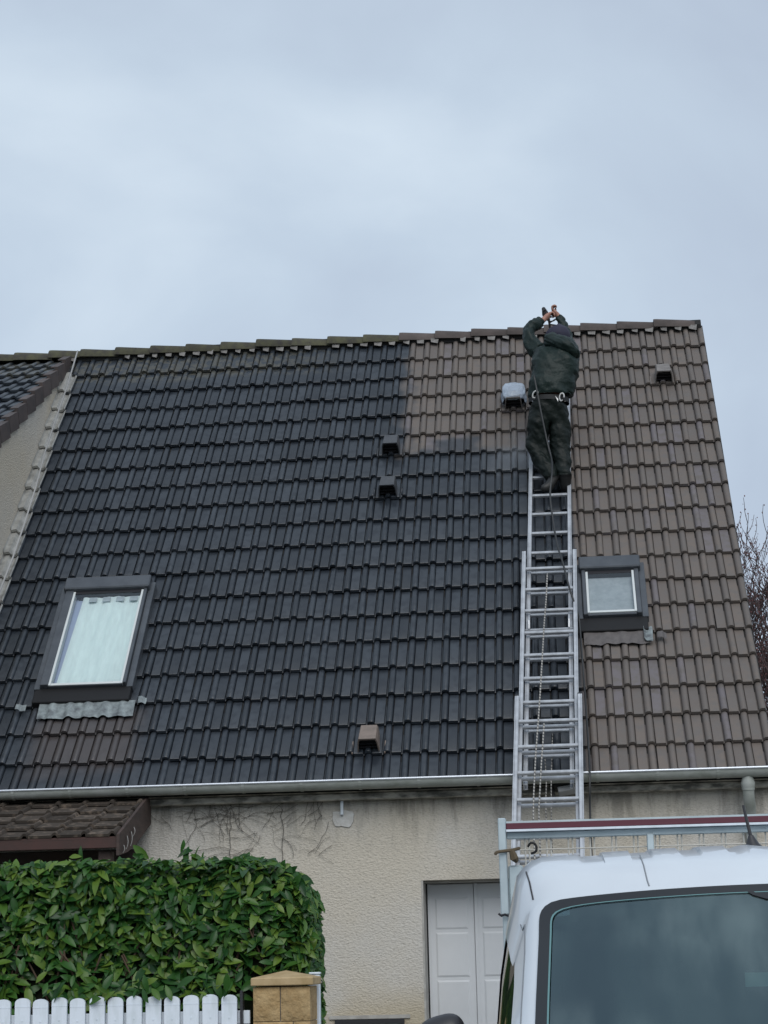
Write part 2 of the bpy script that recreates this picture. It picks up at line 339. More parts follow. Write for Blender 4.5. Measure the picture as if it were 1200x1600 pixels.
def rope_material():
    m = bpy.data.materials.new('twisted_rope'); m.use_nodes = True; t = m.node_tree; b = t.nodes['Principled BSDF']; b.inputs['Roughness'].default_value = .9
    g = N(t, 'ShaderNodeNewGeometry'); sp = N(t, 'ShaderNodeSeparateXYZ'); t.links.new(g.outputs['Position'], sp.inputs[0])
    s = math_(t, 'SINE', math_(t, 'MULTIPLY', math_(t, 'ADD', sp.outputs[2], math_(t, 'MULTIPLY', sp.outputs[0], .5)), 230.0))
    t.links.new(mixc(t, math_(t, 'GREATER_THAN', s, .1), (.36, .345, .32, 1), (.10, .10, .10, 1)), b.inputs['Base Color']); return m
m_rope = rope_material()

# ------------------------------------------------------------------ roof frame: column, course, height above the tile crests
AL = radians(49.202); X0, Y0, Z0, W, G = -.53492, 15.50743, 3.19951, .15, .349
UPV = Vector((0, cos(AL), sin(AL))); NV = Vector((0, -sin(AL), cos(AL)))
def R(c, r, h=0): return Vector((X0 + c * W, Y0, Z0)) + UPV * ((17 - r) * G) + NV * h
def RM(c, r, h=0, tilt=0, rz=0):                       # local x along the eave, y up the slope, z out of the roof
    m = Matrix((Vector((1, 0, 0)), UPV, NV)).transposed().to_4x4(); m.translation = R(c, r, h)
    return m @ Matrix.Rotation(rz, 4, 'Z') @ Matrix.Rotation(tilt, 4, 'X')

# ================================================================== GROUND
def sheet(name, x0, x1, y0, y1, z, m_):
    return tag(MB().add([(x0, y0, z), (x1, y0, z), (x1, y1, z), (x0, y1, z)], [(0, 1, 2, 3)]).build(name, m_, fix=False), kind='structure')
sheet('ground', -600, 600, -600, 1500, -.03, m_soil)
sheet('road', -60, 60, -4, 8.6, 0.0, m_tarm)
sheet('driveway', -1.45, 3.4, 8.9, 15.78, .03, m_conc)
kb = MB().box(-60, -1.45, 8.6, 8.9, -.02, .13).box(3.4, 60, 8.6, 8.9, -.02, .13).box(-1.45, 3.4, 8.6, 8.9, -.02, .06)
tag(kb.build('kerb', m_conc, bevel=.012), kind='structure')
sheet('pavement', -60, -1.45, 8.9, 11.1, .11, m_conc)

# ================================================================== HOUSE
house = thing('house', 'rendered house with steep roof half brown and half freshly coated black', 'house', (-1.75, 15.5, 0))
XL, XR = -5.13, 1.60
wl = MB()
wl.box(XL, -1.19, 15.5, 15.75, -.05, 2.98); wl.box(-1.19, .33, 15.5, 15.8, 2.165, 2.98); wl.box(.33, XR, 15.5, 15.75, -.05, 2.98)
for z_ in ():
    pass
wl.box(XL, XR, 15.82, 23.3, -.05, 2.9)
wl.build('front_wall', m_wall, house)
# gable on the right, under the verge
gb = MB(); gp = [(15.6, 2.98), (19.6, 7.80), (23.6, 2.98)]
gb.add([(XR, y, z) for y, z in gp] + [(XR - .25, y, z) for y, z in gp], [(0, 1, 2), (5, 4, 3), (0, 3, 4, 1), (1, 4, 5, 2)])
gb.build('gable_wall', m_wall, house)
rev = MB().box(-1.19, -1.175, 15.502, 15.8, 0, 2.165).box(-1.19, .33, 15.62, 15.8, 2.15, 2.164)
rev.build('door_reveal', m_rev, house)
cor = MB().box(XL, XR + .02, 15.40, 15.498, 2.80, 2.855).box(XL, XR + .02, 15.36, 15.44, 2.858, 2.90)
cor.build('cornice', m_corn, house, bevel=.008)
# garage door of folding leaves with raised fields
gd = MB().box(-1.175, .33, 15.86, 15.88, .03, 2.15).build('garage_door', m_door, house)
xa = -1.160
for k in range(4):
    b = MB(); x0, x1 = xa + k * .372, xa + k * .372 + .366
    b.box(x0, x1, 15.80, 15.845, .04, 2.145)
    lf = b.build('door_leaf', m_door, gd, bevel=.006)
    fl = MB()
    for z0, z1 in ((1.79, 2.035), (1.42, 1.765), (.90, 1.395), (.40, .875), (.10, .375)):
        xm0, xm1 = x0 + .055, x1 - .05; d = .014
        vs = [(xm0, 15.7995, z0), (xm1, 15.7995, z0), (xm1, 15.7995, z1), (xm0, 15.7995, z1), (xm0 + d, 15.793, z0 + d), (xm1 - d, 15.793, z0 + d), (xm1 - d, 15.793, z1 - d), (xm0 + d, 15.793, z1 - d)]
        fl.add(vs, [(0, 1, 5, 4), (1, 2, 6, 5), (2, 3, 7, 6), (3, 0, 4, 7), (4, 5, 6, 7)])
    fl.box(x0 - .004, x0 + .022, 15.79, 15.799, .04, 2.145)
    fl.build('door_field', m_door, gd, fix=False)
MB().box(-1.174, -1.163, 15.79, 15.84, .03, 2.148).build('door_seal', m_black, gd)
# low window at the foot of the wall
lw = MB().box(-1.885, -1.345, 15.47, 15.498, 1.085, 1.118).box(-1.885, -1.855, 15.47, 15.498, .45, 1.084).box(-1.375, -1.345, 15.47, 15.498, .45, 1.084).box(-1.72, -1.70, 15.472, 15.498, .45, 1.084)
lwf = lw.build('low_window', m_plast, house)
MB().box(-1.854, -1.376, 15.485, 15.495, .46, 1.083).build('pane', mat('dusty_pane', (.36, .40, .39), .15, var=(.25, .28, .27), vscale=9), lwf)
MB().box(-1.93, -1.30, 15.485, 15.499, 1.122, 1.15).build('lintel_patch', m_rev, house)
# stub pipe with a patch of new plaster
pt = MB(); pr = []
for i in range(22):
    a = 2 * pi * i / 22; r_ = .082 * (1 + .30 * noise.noise((cos(a) * 1.7, sin(a) * 1.7, 3.1)))
    pr.append((-1.795 + r_ * 1.1 * cos(a), 15.4975, 2.665 + r_ * sin(a) * .85 + .01 * sin(3 * a)))
pt.add(pr + [(p[0] * .97 - 1.795 * .03, 15.487, p[2] * .97 + 2.665 * .03) for p in pr], [(i, (i + 1) % 22, 22 + (i + 1) % 22, 22 + i) for i in range(22)] + [tuple(range(22, 44))])
pt.build('plaster_patch', m_patch, house)
MB().box(-1.812, -1.788, 15.455, 15.480, 2.69, 2.83).build('stub_pipe', m_fence, house, bevel=.004)

# roof shell and its tiles
rf = MB()
d0, d1, hb = R(-30.6, 18.1, -.075), R(14.2, -1.15, -.075), R(-30.6, -1.30, -.075)
yb = 2 * 19.70 - d0.y
rf.add([(XL, d0.y, d0.z), (XR, d0.y, d0.z), (XR, hb.y, hb.z), (XL, hb.y, hb.z), (XR, yb, d0.z), (XL, yb, d0.z)], [(0, 1, 2, 3), (3, 2, 4, 5)])
roof = rf.build('roof', m_deck, house, fix=False)
HALF = [(-.1200, -.003), (-.1180, .000), (-.0435, .000), (-.0400, -.020), (-.0325, -.020), (-.0290, .004), (-.0230, .015), (-.0100, .0225), (.0070, .0235), (.0180, .018), (.0250, .006), (.0268, -.020)]
def tile_mesh(name, halves=2, L=.40, th=.031):
    pr = []
    for k in range(halves): pr += [(u - .15 * (halves - 1 - k), z) for u, z in HALF]
    pr.append((.0292, -.020))
    n = len(pr); vs = []
    for v, dz in ((.0, -.004), (.006, 0), (L, 0)): vs += [(u, v, z + dz) for u, z in pr]
    vs += [(u, .001, max(z, -.004) * .96 - th * (.95 if z < .003 else .86)) for u, z in pr]      # lower lip
    vs += [(u, .012, z - th * .9) for u, z in pr]
    fs = []
    for a, b in ((0, 1), (1, 2)): fs += [(a * n + i, a * n + i + 1, b * n + i + 1, b * n + i) for i in range(n - 1)]
    fs += [(3 * n + i, 3 * n + i + 1, i + 1, i) for i in range(n - 1)]
    # right flank
    fs += [(3 * n + n - 1, 2 * n + n - 1, n + n - 1, n - 1)]
    fs += [(3 * n, 0, n, 2 * n)]
    mb = MB(); mb.add(vs[:4 * n], fs)
    return mb.mesh(name, 40, [])
tm2 = [tile_mesh('roof_tile') for _ in range(1)]
tm1 = tile_mesh('roof_tile_half', 1)
tm2n = tile_mesh('neighbour_tile')
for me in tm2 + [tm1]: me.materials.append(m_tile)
tm2n.materials.append(m_tile_n)
TILT = -math.atan(.038 / G)
def in_window(c0, c1, r0, r1):
    for (a, b, p, q) in ((-25.9, -20.9, 10.4, 14.9), (4.9, 8.1, 10.4, 12.9)):
        if c0 > a and c1 < b and r0 > p and r1 < q: return True
    return False
slots = []
for r in range(18, -1, -1):
    k = 0
    while True:
        c = 14 - 2 * k
        if c < -30.5: break
        half = (c - 1 < -30.2)
        if not in_window(c - 1.7, c + .2, r - 1.0, r): slots.append((r, c, half))
        k += 1
def tile_mw(c, r, rng):
    return RM(c + rng.uniform(-.028, .028), r + rng.uniform(-.024, .024) , -.026 + rng.uniform(-.002, .003), TILT + rng.uniform(-.006, .006), rng.uniform(-.008, .008))
rng = random.Random(3)
rest = []
for i, (r, c, half) in enumerate(slots):
    mw = tile_mw(c, r, rng)
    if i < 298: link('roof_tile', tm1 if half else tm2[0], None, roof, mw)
    else: rest.append((mw, tm1 if half else tm2[0]))
mb = MB()
for mw, me in rest: mb.add([mw @ v.co for v in me.vertices], [tuple(p.vertices) for p in me.polygons])
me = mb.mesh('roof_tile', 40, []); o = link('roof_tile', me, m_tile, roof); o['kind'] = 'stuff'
# verge: closing edge down the right side
vb = MB()
for r in range(0, 19):
    q = [(.034, -.30, .0), (.052, -.30, .0), (.052, .05, -.02), (.034, .05, -.02)]
MB().box(14 * W + X0 + .037, 14 * W + X0 + .060, 0, 1, 0, 1)
# ridge: mortar plugs then overlapping caps
for c in range(-30, 15):
    a = c - .5
    wv = random.uniform(.026, .040)
    if random.random() < .12: continue
    v = [(-wv, -.012 + random.uniform(-.014, .010), .006), (wv * random.uniform(.75, 1), -.035 + random.uniform(-.012, .004), .004), (wv * 1.15, .03, .026), (-wv * 1.15, .03, .026)]
    v += [(p[0], p[1] + .05, p[2] - .03) for p in v]
    mw = RM(a, -.92, -.022)
    MB().add([mw @ Vector(p) for p in v], [(0, 1, 2, 3), (4, 7, 6, 5), (0, 4, 5, 1), (1, 5, 6, 2), (2, 6, 7, 3), (3, 7, 4, 0)]).build('mortar_plug', m_mort, roof)
MB().tube([(XL, 19.70, 7.965), (XR - .02, 19.70, 7.965)], .075, 8).build('ridge_bedding', m_deck, roof)
def ridge_mesh(L=.425):
    mb = MB(); n = 10; rings = []
    for y, rr in ((0, .114), (.03, .115), (L, .094)):
        for s_ in (0, -.016):
            rings.append([(y, -cos(pi * j / n) * (rr + s_), sin(pi * j / n) * (rr + s_) * .98 - .066) for j in range(n + 1)])
    m_ = n + 1; vs = [p for g in rings for p in g]; fs = []
    def strip(a, b): return [(a * m_ + j, a * m_ + j + 1, b * m_ + j + 1, b * m_ + j) for j in range(n)]
    fs = strip(0, 2) + strip(2, 4) + strip(3, 1) + strip(5, 3) + strip(1, 0) + strip(4, 5)
    fs += [(0, 2, 3, 1), (2, 4, 5, 3)] + [(0 * m_ + n, 1 * m_ + n, 3 * m_ + n, 2 * m_ + n), (2 * m_ + n, 3 * m_ + n, 5 * m_ + n, 4 * m_ + n)]
    mb.add(vs, fs); return mb.mesh('ridge_tile', 35, [])
rm_a, rm_b = ridge_mesh(), ridge_mesh()
rm_a.materials.append(m_ridge); rm_b.materials.append(m_ridgeo)
k = 0; xx = XL + .10
while xx < XR - .18:
    mw = Matrix.Translation((xx, 19.70 + random.uniform(-.006, .006), 8.018 + random.uniform(-.006, .006))) @ Matrix.Rotation(radians(1.55) + random.uniform(-.008, .008), 4, 'Y') @ Matrix.Rotation(random.uniform(-.01, .01), 4, 'Z')
    link('ridge_tile', rm_b if xx < -1.75 else rm_a, None, roof, mw); xx += .3825
# zinc soakers stepping down against the neighbour's wall
sk = MB(); prf = [(-.128, .075), (-.124, .050), (-.100, .056), (-.074, .058), (-.056, .030), (-.040, .022), (-.018, .024), (.0, .044), (.008, .030)]
n = len(prf); vs = [(u, v, z + dz) for v, dz in ((0, 0), (.40, 0)) for u, z in prf] + [(u, .0, z - .026) for u, z in prf]
sk.add(vs, [(i, i + 1, n + i + 1, n + i) for i in range(n - 1)] + [(2 * n + i, 2 * n + i + 1, i + 1, i) for i in range(n - 1)])
sme = sk.mesh('soaker', 30, []); sme.materials.append(m_soak)
for r in range(1, 19): link('soaker', sme, None, roof, RM(-29.86, r, -.022, TILT, random.uniform(-.01, .01)))

# gutter, hooks, downspout
gt = MB(); n = 10; GY, GZ, GR = 15.262, 2.935, .066
secs = [(GY - GR * cos(pi * j / n), GZ - GR * sin(pi * j / n)) for j in range(n + 1)]
gt.add([(x_, y, z) for x_ in (XL, XR + .03) for y, z in secs] + [(x_, GY + (y - GY) * .94, GZ + (z - GZ) * .94) for x_ in (XL, XR + .03) for y, z in secs],
       [(i, i + 1, n + 2 + i, n + 1 + i) for i in range(n)] + [(2 * (n + 1) + i + 1, 2 * (n + 1) + i, 3 * (n + 1) + i, 3 * (n + 1) + i + 1) for i in range(n)])
gut = gt.build('gutter', m_zinc, house, smooth=40, fix=False)
MB().tube([(XL, GY - GR - .003, GZ + .004), (XR + .03, GY - GR - .003, GZ + .004)], .0085, 8).build('gutter_bead', m_bead, gut, smooth=40)
for k in range(15):
    x_ = -4.86 + k * .462
    hk = MB(); q = [(GY - (GR + .004) * cos(pi * j / n), GZ - (GR + .004) * sin(pi * j / n)) for j in range(n + 1)]
    hk.add([(x_ - .012, y, z) for y, z in q] + [(x_ + .012, y, z) for y, z in q], [(i, i + 1, n + 2 + i, n + 1 + i) for i in range(n)])
    hk.build('gutter_hook', m_zinc, gut, fix=False)
spd = MB().tube([(1.37, 15.27, 2.90), (1.37, 15.275, 2.83), (1.37, 15.28, 2.80)], [.030, .055, .052], 12)
spd.tube([(1.37, 15.28, 2.80), (1.37, 15.285, 2.735), (1.378, 15.33, 2.67), (1.382, 15.40, 2.60), (1.384, 15.43, 2.54), (1.384, 15.44, 2.4), (1.384, 15.44, .05)], [.045, .045, .046, .046, .045, .044, .044], 12)
spo = spd.build('downspout', m_zinc, house, smooth=40)
MB().tube([(1.37, 15.279, 2.805), (1.37, 15.282, 2.775)], .050, 12).tube([(1.384, 15.437, 2.53), (1.384, 15.44, 2.50)], .049, 12).build('pipe_collar', m_zinc, spo, smooth=40)

# roof windows
def roof_window(c0, c1, r0, r1, g, apr, apr_mat, curtain):
    """outer frame columns/courses, glass rectangle, apron courses"""
    def bx(mb, ca, cb, ra, rb, h0, h1):
        vs = [R(ca, rb, h0), R(cb, rb, h0), R(cb, ra, h0), R(ca, ra, h0), R(ca, rb, h1), R(cb, rb, h1), R(cb, ra, h1), R(ca, ra, h1)]
        return mb.add(vs, [(0, 3, 2, 1), (4, 5, 6, 7), (0, 1, 5, 4), (1, 2, 6, 5), (2, 3, 7, 6), (3, 0, 4, 7)])
    g0, g1, p0, p1 = g
    f = MB()
    bx(f, c0 + .25, g0 - .06, r0 + .45, r1, -.06, .065); bx(f, g1 + .06, c1 - .25, r0 + .45, r1, -.06, .065)
    bx(f, g0 - .06, g1 + .06, p1 + .07, r1, -.06, .050)
    win = f.build('roof_window', m_winf, roof_parent, bevel=.006)
    hd = bx(MB(), c0 + .12, c1 - .12, r0, r0 + .46, -.06, .095); hd.build('top_hood', m_winf, win, bevel=.010)
    for ca, cb in ((c0 - .12, c0 + .24), (c1 - .24, c1 + .12)): bx(MB(), ca, cb, r0 + .1, r1 + .05, -.06, .030).build('side_flashing', m_winf, win, bevel=.004)
    lo = bx(MB(), c0 - .05, c1 + .05, r1 + .01, r1 + .50, -.06, .022); lo.build('lower_gasket', m_black, win, bevel=.006)
    ln = MB(); t_ = .07
    bx(ln, g0 - .055, g0 + t_, p0, p1 + .06, .0, .058); bx(ln, g1 - t_, g1 + .055, p0, p1 + .06, .0, .058); bx(ln, g0 + t_ + .01, g1 - t_ - .01, p1 - .01, p1 + .06, .0, .056)
    ln.build('sash_bead', m_sash, win)
    bx(MB(), g0 + .02, g1 - .02, p0 - .08, p0 + .07, .0, .052).build('top_gasket', m_plast, win)
    pn = MB().add([R(g0 + t_, p1, .050), R(g1 - t_, p1, .050), R(g1 - t_, p0, .050), R(g0 + t_, p0, .050)], [(0, 1, 2, 3)]); pn.build('pane', m_pane, win, fix=False)
    rmb = MB(); bx(rmb, g0 - .1, g1 + .1, p0 - .1, p1 + .1, -.30, -.29); rmb.build('room_backing', m_room, win)
    if curtain:
        cv = MB()
        def fn(u, v):
            x_ = g0 + .55 + u * (g1 - g0 - .60) - .28 * (1 - v) * (1 - u) + (.0 if v > .18 else -.55 * max(0, u - .8) * (1 - v / .18))
            return R(x_, p1 - .02 - v * (p1 - p0 - .12), .012 + .004 * sin(u * 34) + .005 * sin(u * 11 + v * 2))
        cv.grid(fn, 60, 14); cv.build('curtain', m_curt, win, smooth=60, fix=False)
        bl = MB().add([R(g0, p1, -.02), R(g1, p1, -.02), R(g1, p0, -.02), R(g0, p0, -.02)], [(0, 1, 2, 3)]); bl.build('reflection_sheet', m_bluerefl, win, fix=False)  # blue sheet under the pane, coloured as a reflection in the glass
        tb = MB()
        for k in range(4): bx(tb, g0 + .95 + k * .82, g0 + 1.42 + k * .82, p0 + .16, p0 + .34, .028, .031)
        tb.build('curtain_tab', m_tabrefl, win)
    else:
        MB().add([R(g0, p1, .0), R(g1, p1, .0), R(g1, p0, .0), R(g0, p0, .0)], [(0, 1, 2, 3)]).build('reflection_sheet', m_tabrefl, win, fix=False)  # grey sheet standing in for sky reflection on the misted pane
    # dressed apron following the tile rolls
    def ap(u, v):
        c = apr[0] + u * (apr[1] - apr[0]); d = abs((c - round(c)))
        roll = (.020 if curtain else .007) * max(0, 1 - (d / .24) ** 2)
        wr = .008 * noise.noise((c * 3, v * 4, 1.3))
        return R(c, apr[3] + (apr[2] - apr[3]) * v + .10 * noise.noise((c * 1.7, 0, 5)) * (1 - v), -.012 + roll * .9 * (1 - v * .5) + wr + .012 * v)
    MB().grid(ap, 72, 6).build('lead_apron', apr_mat, win, smooth=50, fix=False)
    return win
roof_parent = house
w1 = roof_window(-26.15, -20.72, 10.43, 14.52, (-25.36, -21.22, 10.92, 14.47), (-25.75, -20.3, 14.98, 15.52), m_lead, True)
w2 = roof_window(4.55, 8.36, 10.43, 12.62, (5.10, 7.78, 10.94, 12.49), (4.75, 8.5, 13.0, 13.54), m_leadb, False)
def scrap(c, r, m_, w_=.5, h_=.22):
    MB().grid(lambda u, v: R(c + (u - .5) * w_ + .05 * noise.noise((u * 3, v, c)), r + (v - .5) * h_ + .05 * noise.noise((u * 2.2, v * 2, c + 4)), .006 + .022 * max(0, 1 - ((abs(c + (u - .5) * w_ - round(c))) / .25) ** 2)), 10, 3).build('lead_scrap', m_, house, smooth=50, fix=False)
scrap(-26.75, 15.15, m_lead, .55, .20); scrap(-19.9, 15.05, m_lead, .45, .22); scrap(8.35, 13.25, m_lead, .5, .5); scrap(9.1, 13.35, m_leadb, .55, .22)

# vent tiles
def vent(c, r, m_cap, name='vent_tile'):
    """r = course where the mouth meets the roof"""
    b = RM(c, r, -.03)
    wv, L, H = .080, .235, .150
    mb = MB()
    prof = [(-wv * 1.12, 0), (-wv * 1.0, H * .75), (-wv * .86, H), (wv * .86, H), (wv, H * .75), (wv * 1.12, 0)]
    top = [(-wv * .98, 0), (-wv * .9, H * .62), (-wv * .8, H * .78), (wv * .8, H * .78), (wv * .9, H * .62), (wv * .98, 0)]
    k = len(prof)
    fr = [b @ Vector((u, .012, z)) for u, z in prof]; bk = [b @ Vector((u, L, z * .78)) for u, z in top]
    fi = [b @ Vector((u * .9, .012, z * .90)) for u, z in prof]; fd = [b @ Vector((u * .85, .075, z * .80)) for u, z in prof]
    mb.add(fr + bk + fi, [(i, i + 1, k + i + 1, k + i) for i in range(k - 1)] + [tuple(k + i for i in range(k))] + [(2 * k + i, 2 * k + i + 1, i + 1, i) for i in range(k - 1)])
    o = mb.build(name, m_cap, house, bevel=0)
    mo = MB().add(fi + fd, [(i, i + 1, k + i + 1, k + i) for i in range(k - 1)] + [tuple(k + i for i in range(k))]); mo.build('vent_mouth', m_grille, o)
    sl = MB()
    for q in range(3):
        z = .026 + q * .036; sl.box(-wv * .92, wv * .92, .040, .052, z, z + .006, mat=b)
    sl.build('vent_slat', m_plast, o)
    ed = .135
    for s_ in (-1, 1): MB().box(*sorted((s_ * ed, s_ * (ed - .008))), -.01, .13, .0, .016, mat=b).build('vent_flange', m_cap, o)
    return o
vent(-7.0, 5.06, m_vent2); vent(-7.0, 7.06, m_vent2)
v3 = vent(-7.0, 17.02, m_vent3); v3['label'] = 'vent tile left unpainted with brown cap'
vent(11.05, 2.04, m_vent)
vent(.98, 3.06, m_vent)
# cable clipped to the wall beside the gate post
cb = MB().tube([(-2.02, 15.49, 1.60), (-2.015, 15.488, 1.40), (-1.985, 15.488, 1.33), (-1.972, 15.488, 1.2), (-1.962, 15.488, .9), (-1.955, 15.488, .2)], .006, 6)
cb.build('wall_cable', m_cable, house)

# ================================================================== NEIGHBOUR'S HOUSE
nb = thing('neighbour_house', 'neighbouring house at far left, black roll tiles over a plain rendered gable wall', 'house', (-8, 15.5, 0))
NA = math.atan((7.906 - 6.486) / (19.504 - 17.113)); NU = Vector((0, cos(NA), sin(NA))); NN = Vector((0, -sin(NA), cos(NA)))
TOP = Vector((0, 19.62, 7.965))
gw = MB(); yz = [(15.2, -.05), (15.2, 7.965 - math.tan(NA) * (19.62 - 15.2) - .17), (19.62, 7.79), (24.0, 7.79 - math.tan(NA) * 4.38), (24, -.05)]
gw.add([(-5.145, y, z) for y, z in yz] + [(-11, y, z) for y, z in yz], [(0, 1, 2, 3, 4), (9, 8, 7, 6, 5)] + [(i, i + 5, (i + 1) % 5 + 5, (i + 1) % 5) for i in range(5)])
gw.build('gable_wall', m_wall2, nb)
nr = MB(); a, b_ = TOP - NU * 5.4 - NN * .08, TOP - NN * .08
nr.add([(-5.2, a.y, a.z), (-5.2, b_.y, b_.z), (-11, b_.y, b_.z), (-11, a.y, a.z), (-5.2, 24.2, a.z), (-11, 24.2, a.z)], [(0, 1, 2, 3), (1, 4, 5, 2)])
nroof = nr.build('roof', m_deck, nb, fix=False)
def NM(x_, s_, h=0, tilt=0):
    m = Matrix((Vector((1, 0, 0)), NU, NN)).transposed().to_4x4(); m.translation = TOP - NU * s_ + NN * h + Vector((x_, 0, 0))
    return m @ Matrix.Rotation(tilt, 4, 'X')
for r in range(11):
    for k in range(7):
        link('roof_tile', tm2n, None, nroof, NM(-5.195 - k * .30 + random.uniform(-.003, .003), .30 + r * .335, -.024 + random.uniform(-.002, .003), TILT))
vg = MB(); vg.box(-.018, .02, .004, .326, -.135, .012); vg.box(-.06, .019, .004, .33, .0125, .026)
vme = vg.mesh('verge_tile'); vme.materials.append(mat('brown_verge_tile', (.085, .066, .062), .7, var=(.05, .042, .042), vscale=8, rand=.15, bump=.3))
for r in range(11): link('verge_tile', vme, None, nroof, NM(-5.14, .30 + r * .335, .012, TILT))
k = 0; xx = XL - .245
while xx > -8:
    link('ridge_tile', rm_b, None, nroof, Matrix.Translation((xx, 19.70, 8.018 + random.uniform(-.005, .005))) @ Matrix.Rotation(radians(1.55), 4, 'Y')); xx -= .3825

# ================================================================== PORCH
po = thing('porch', 'low porch canopy of mossy brown tiles with peeling dark barge board', 'porch', (-4.2, 14.9, 0))
PA = math.atan((2.90 - 2.535) / (15.45 - 14.35)); PU = Vector((0, cos(PA), sin(PA))); PN = Vector((0, -sin(PA), cos(PA)))
def PM(x_, s_, h=0, tilt=0, rz=0):
    m = Matrix((Vector((1, 0, 0)), PU, PN)).transposed().to_4x4(); m.translation = Vector((x_, 14.32, 2.525)) + PU * s_ + PN * h
    return m @ Matrix.Rotation(rz, 4, 'Z') @ Matrix.Rotation(tilt, 4, 'X')
pd = MB(); pd.box(-5.12, -3.36, 0, 1.16, -.07, -.045, mat=PM(0, 0)); pd.build('canopy_deck', m_board, po)
pp = [(-.11, .004), (.060, .002), (.066, -.004), (.074, .014), (.088, .026), (.102, .024), (.112, .010), (.114, -.006)]
n = len(pp); vs = [(u, v, z) for v in (0, .30) for u, z in pp] + [(u, .002, z - .020) for u, z in pp]
ptm = MB().add(vs, [(i, i + 1, n + i + 1, n + i) for i in range(n - 1)] + [(2 * n + i, 2 * n + i + 1, i + 1, i) for i in range(n - 1)] + [(2 * n, 0, n), (n - 1, 3 * n - 1, 2 * n - 1)]).mesh('porch_tile', 35, [])
ptm.materials.append(m_porch_t)
for r in range(5):
    for k in range(8):
        link('porch_tile', ptm, None, po, PM(-3.47 - k * .222 + random.uniform(-.006, .006), r * .235 + random.uniform(-.006, .006), -.01 + random.uniform(-.003, .004), -.10, random.uniform(-.012, .012)))
MB().box(-5.12, -3.352, 14.335, 14.36, 2.415, 2.50).build('front_fascia', m_red, po, bevel=.004)
bb = MB(); bv = [(14.33, 2.36), (14.33, 2.515), (15.44, 2.905), (15.44, 2.66), (14.9, 2.47), (14.62, 2.40)]
bb.add([(-3.33, y, z) for y, z in bv] + [(-3.352, y, z) for y, z in bv], [(5, 4, 3, 2, 1, 0), (6, 7, 8, 9, 10, 11)] + [(i, (i + 1) % 6, (i + 1) % 6 + 6, i + 6) for i in range(6)])
barge = bb.build('barge_board', m_board, po)
for (y, z, l) in ((14.52, 2.465, .10), (14.66, 2.50, .11), (14.41, 2.41, .06), (14.75, 2.56, .07)):
    MB().grid(lambda u, v: (-3.326 + .006 + .012 * sin(v * 3), y + (u - .5) * .022 + .02 * v, z + (v - .5) * l), 2, 5).build('peeling_flake', m_peel, barge, fix=False)
for x_ in (-3.46, -4.9): MB().box(x_ - .05, x_ + .05, 14.42, 14.52, .0, 2.40).build('porch_post', m_board, po, bevel=.006)
MB().box(-5.1, -3.40, 15.30, 15.40, 2.30, 2.46).build('wall_plate', m_board, po, bevel=.006)
MB().box(-4.75, -3.85, 15.44, 15.49, .05, 2.10).build('porch_door', mat('dark_wood_door', (.045, .032, .026), .6, var=(.03, .022, .018), vscale=6), po, bevel=.008)

# ================================================================== dead creeper on the wall
rng = random.Random(12); dv = MB()
for k in range(90):
    x_, z_ = rng.uniform(-3.25, -1.95), rng.choice((rng.uniform(2.2, 2.8), rng.uniform(2.55, 2.83)))
    a = rng.choice((1, -1)) * rng.uniform(.3, 1.5) + pi / 2; pts = []
    for q in range(rng.randint(4, 9)):
        pts.append((x_, 15.484 + rng.uniform(-.003, .003), z_)); a += rng.uniform(-.5, .5)
        x_ += cos(a) * .045; z_ += sin(a) * .045
        if z_ > 2.84 or z_ < 2.0: break
    if len(pts) > 2: dv.tube(pts, rng.uniform(.0010, .0022), 4, cap=False)
for (xs, ln) in ((-2.28, .62), (-2.70, .5)):
    pts = [(xs + .03 * noise.noise((q * .6, xs, 0)), 15.482, 2.75 - ln * q / 12) for q in range(13)]; dv.tube(pts, .0028, 5)
tag(dv.build('dead_creeper', mat('dead_stem', (.075, .068, .058), .9), fix=False), 'dead creeper stems clinging to the rendered wall above the hedge', 'creeper')

# ================================================================== HEDGE
hg = thing('hedge', 'clipped laurel hedge with large glossy green leaves behind white picket fence', 'hedge', (-3.2, 11.9, 0))
HX0, HX1, HY0, HY1, HZ = -4.9, -1.555, 11.42, 12.35, 2.15
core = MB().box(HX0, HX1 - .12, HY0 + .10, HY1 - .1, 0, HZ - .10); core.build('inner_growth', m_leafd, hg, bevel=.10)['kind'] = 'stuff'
def leaf_mesh(name, L, Wd, curl, bend):
    pr = [(0, .0), (.10, .35), (.3, .86), (.5, 1), (.72, .80), (.9, .36), (1, 0)]
    vs = []; fs = []
    for t_, w_ in pr:
        y = t_ * L; z = -bend * t_ * t_ * L
        vs += [(-w_ * Wd / 2, y, z + curl * w_ * Wd), (0, y, z), (w_ * Wd / 2, y, z + curl * w_ * Wd)]
    for i in range(len(pr) - 1):
        a = i * 3; fs += [(a, a + 1, a + 4, a + 3), (a + 1, a + 2, a + 5, a + 4)]
    return MB().add(vs, fs).mesh(name, 80, [])
lms = [leaf_mesh('leaf', .118, .046, .16, .28), leaf_mesh('leaf', .098, .040, .22, .15), leaf_mesh('leaf', .130, .047, .12, .42)]
for m_ in lms: m_.materials.append(m_leaf)
rng = random.Random(5)
leaves = []
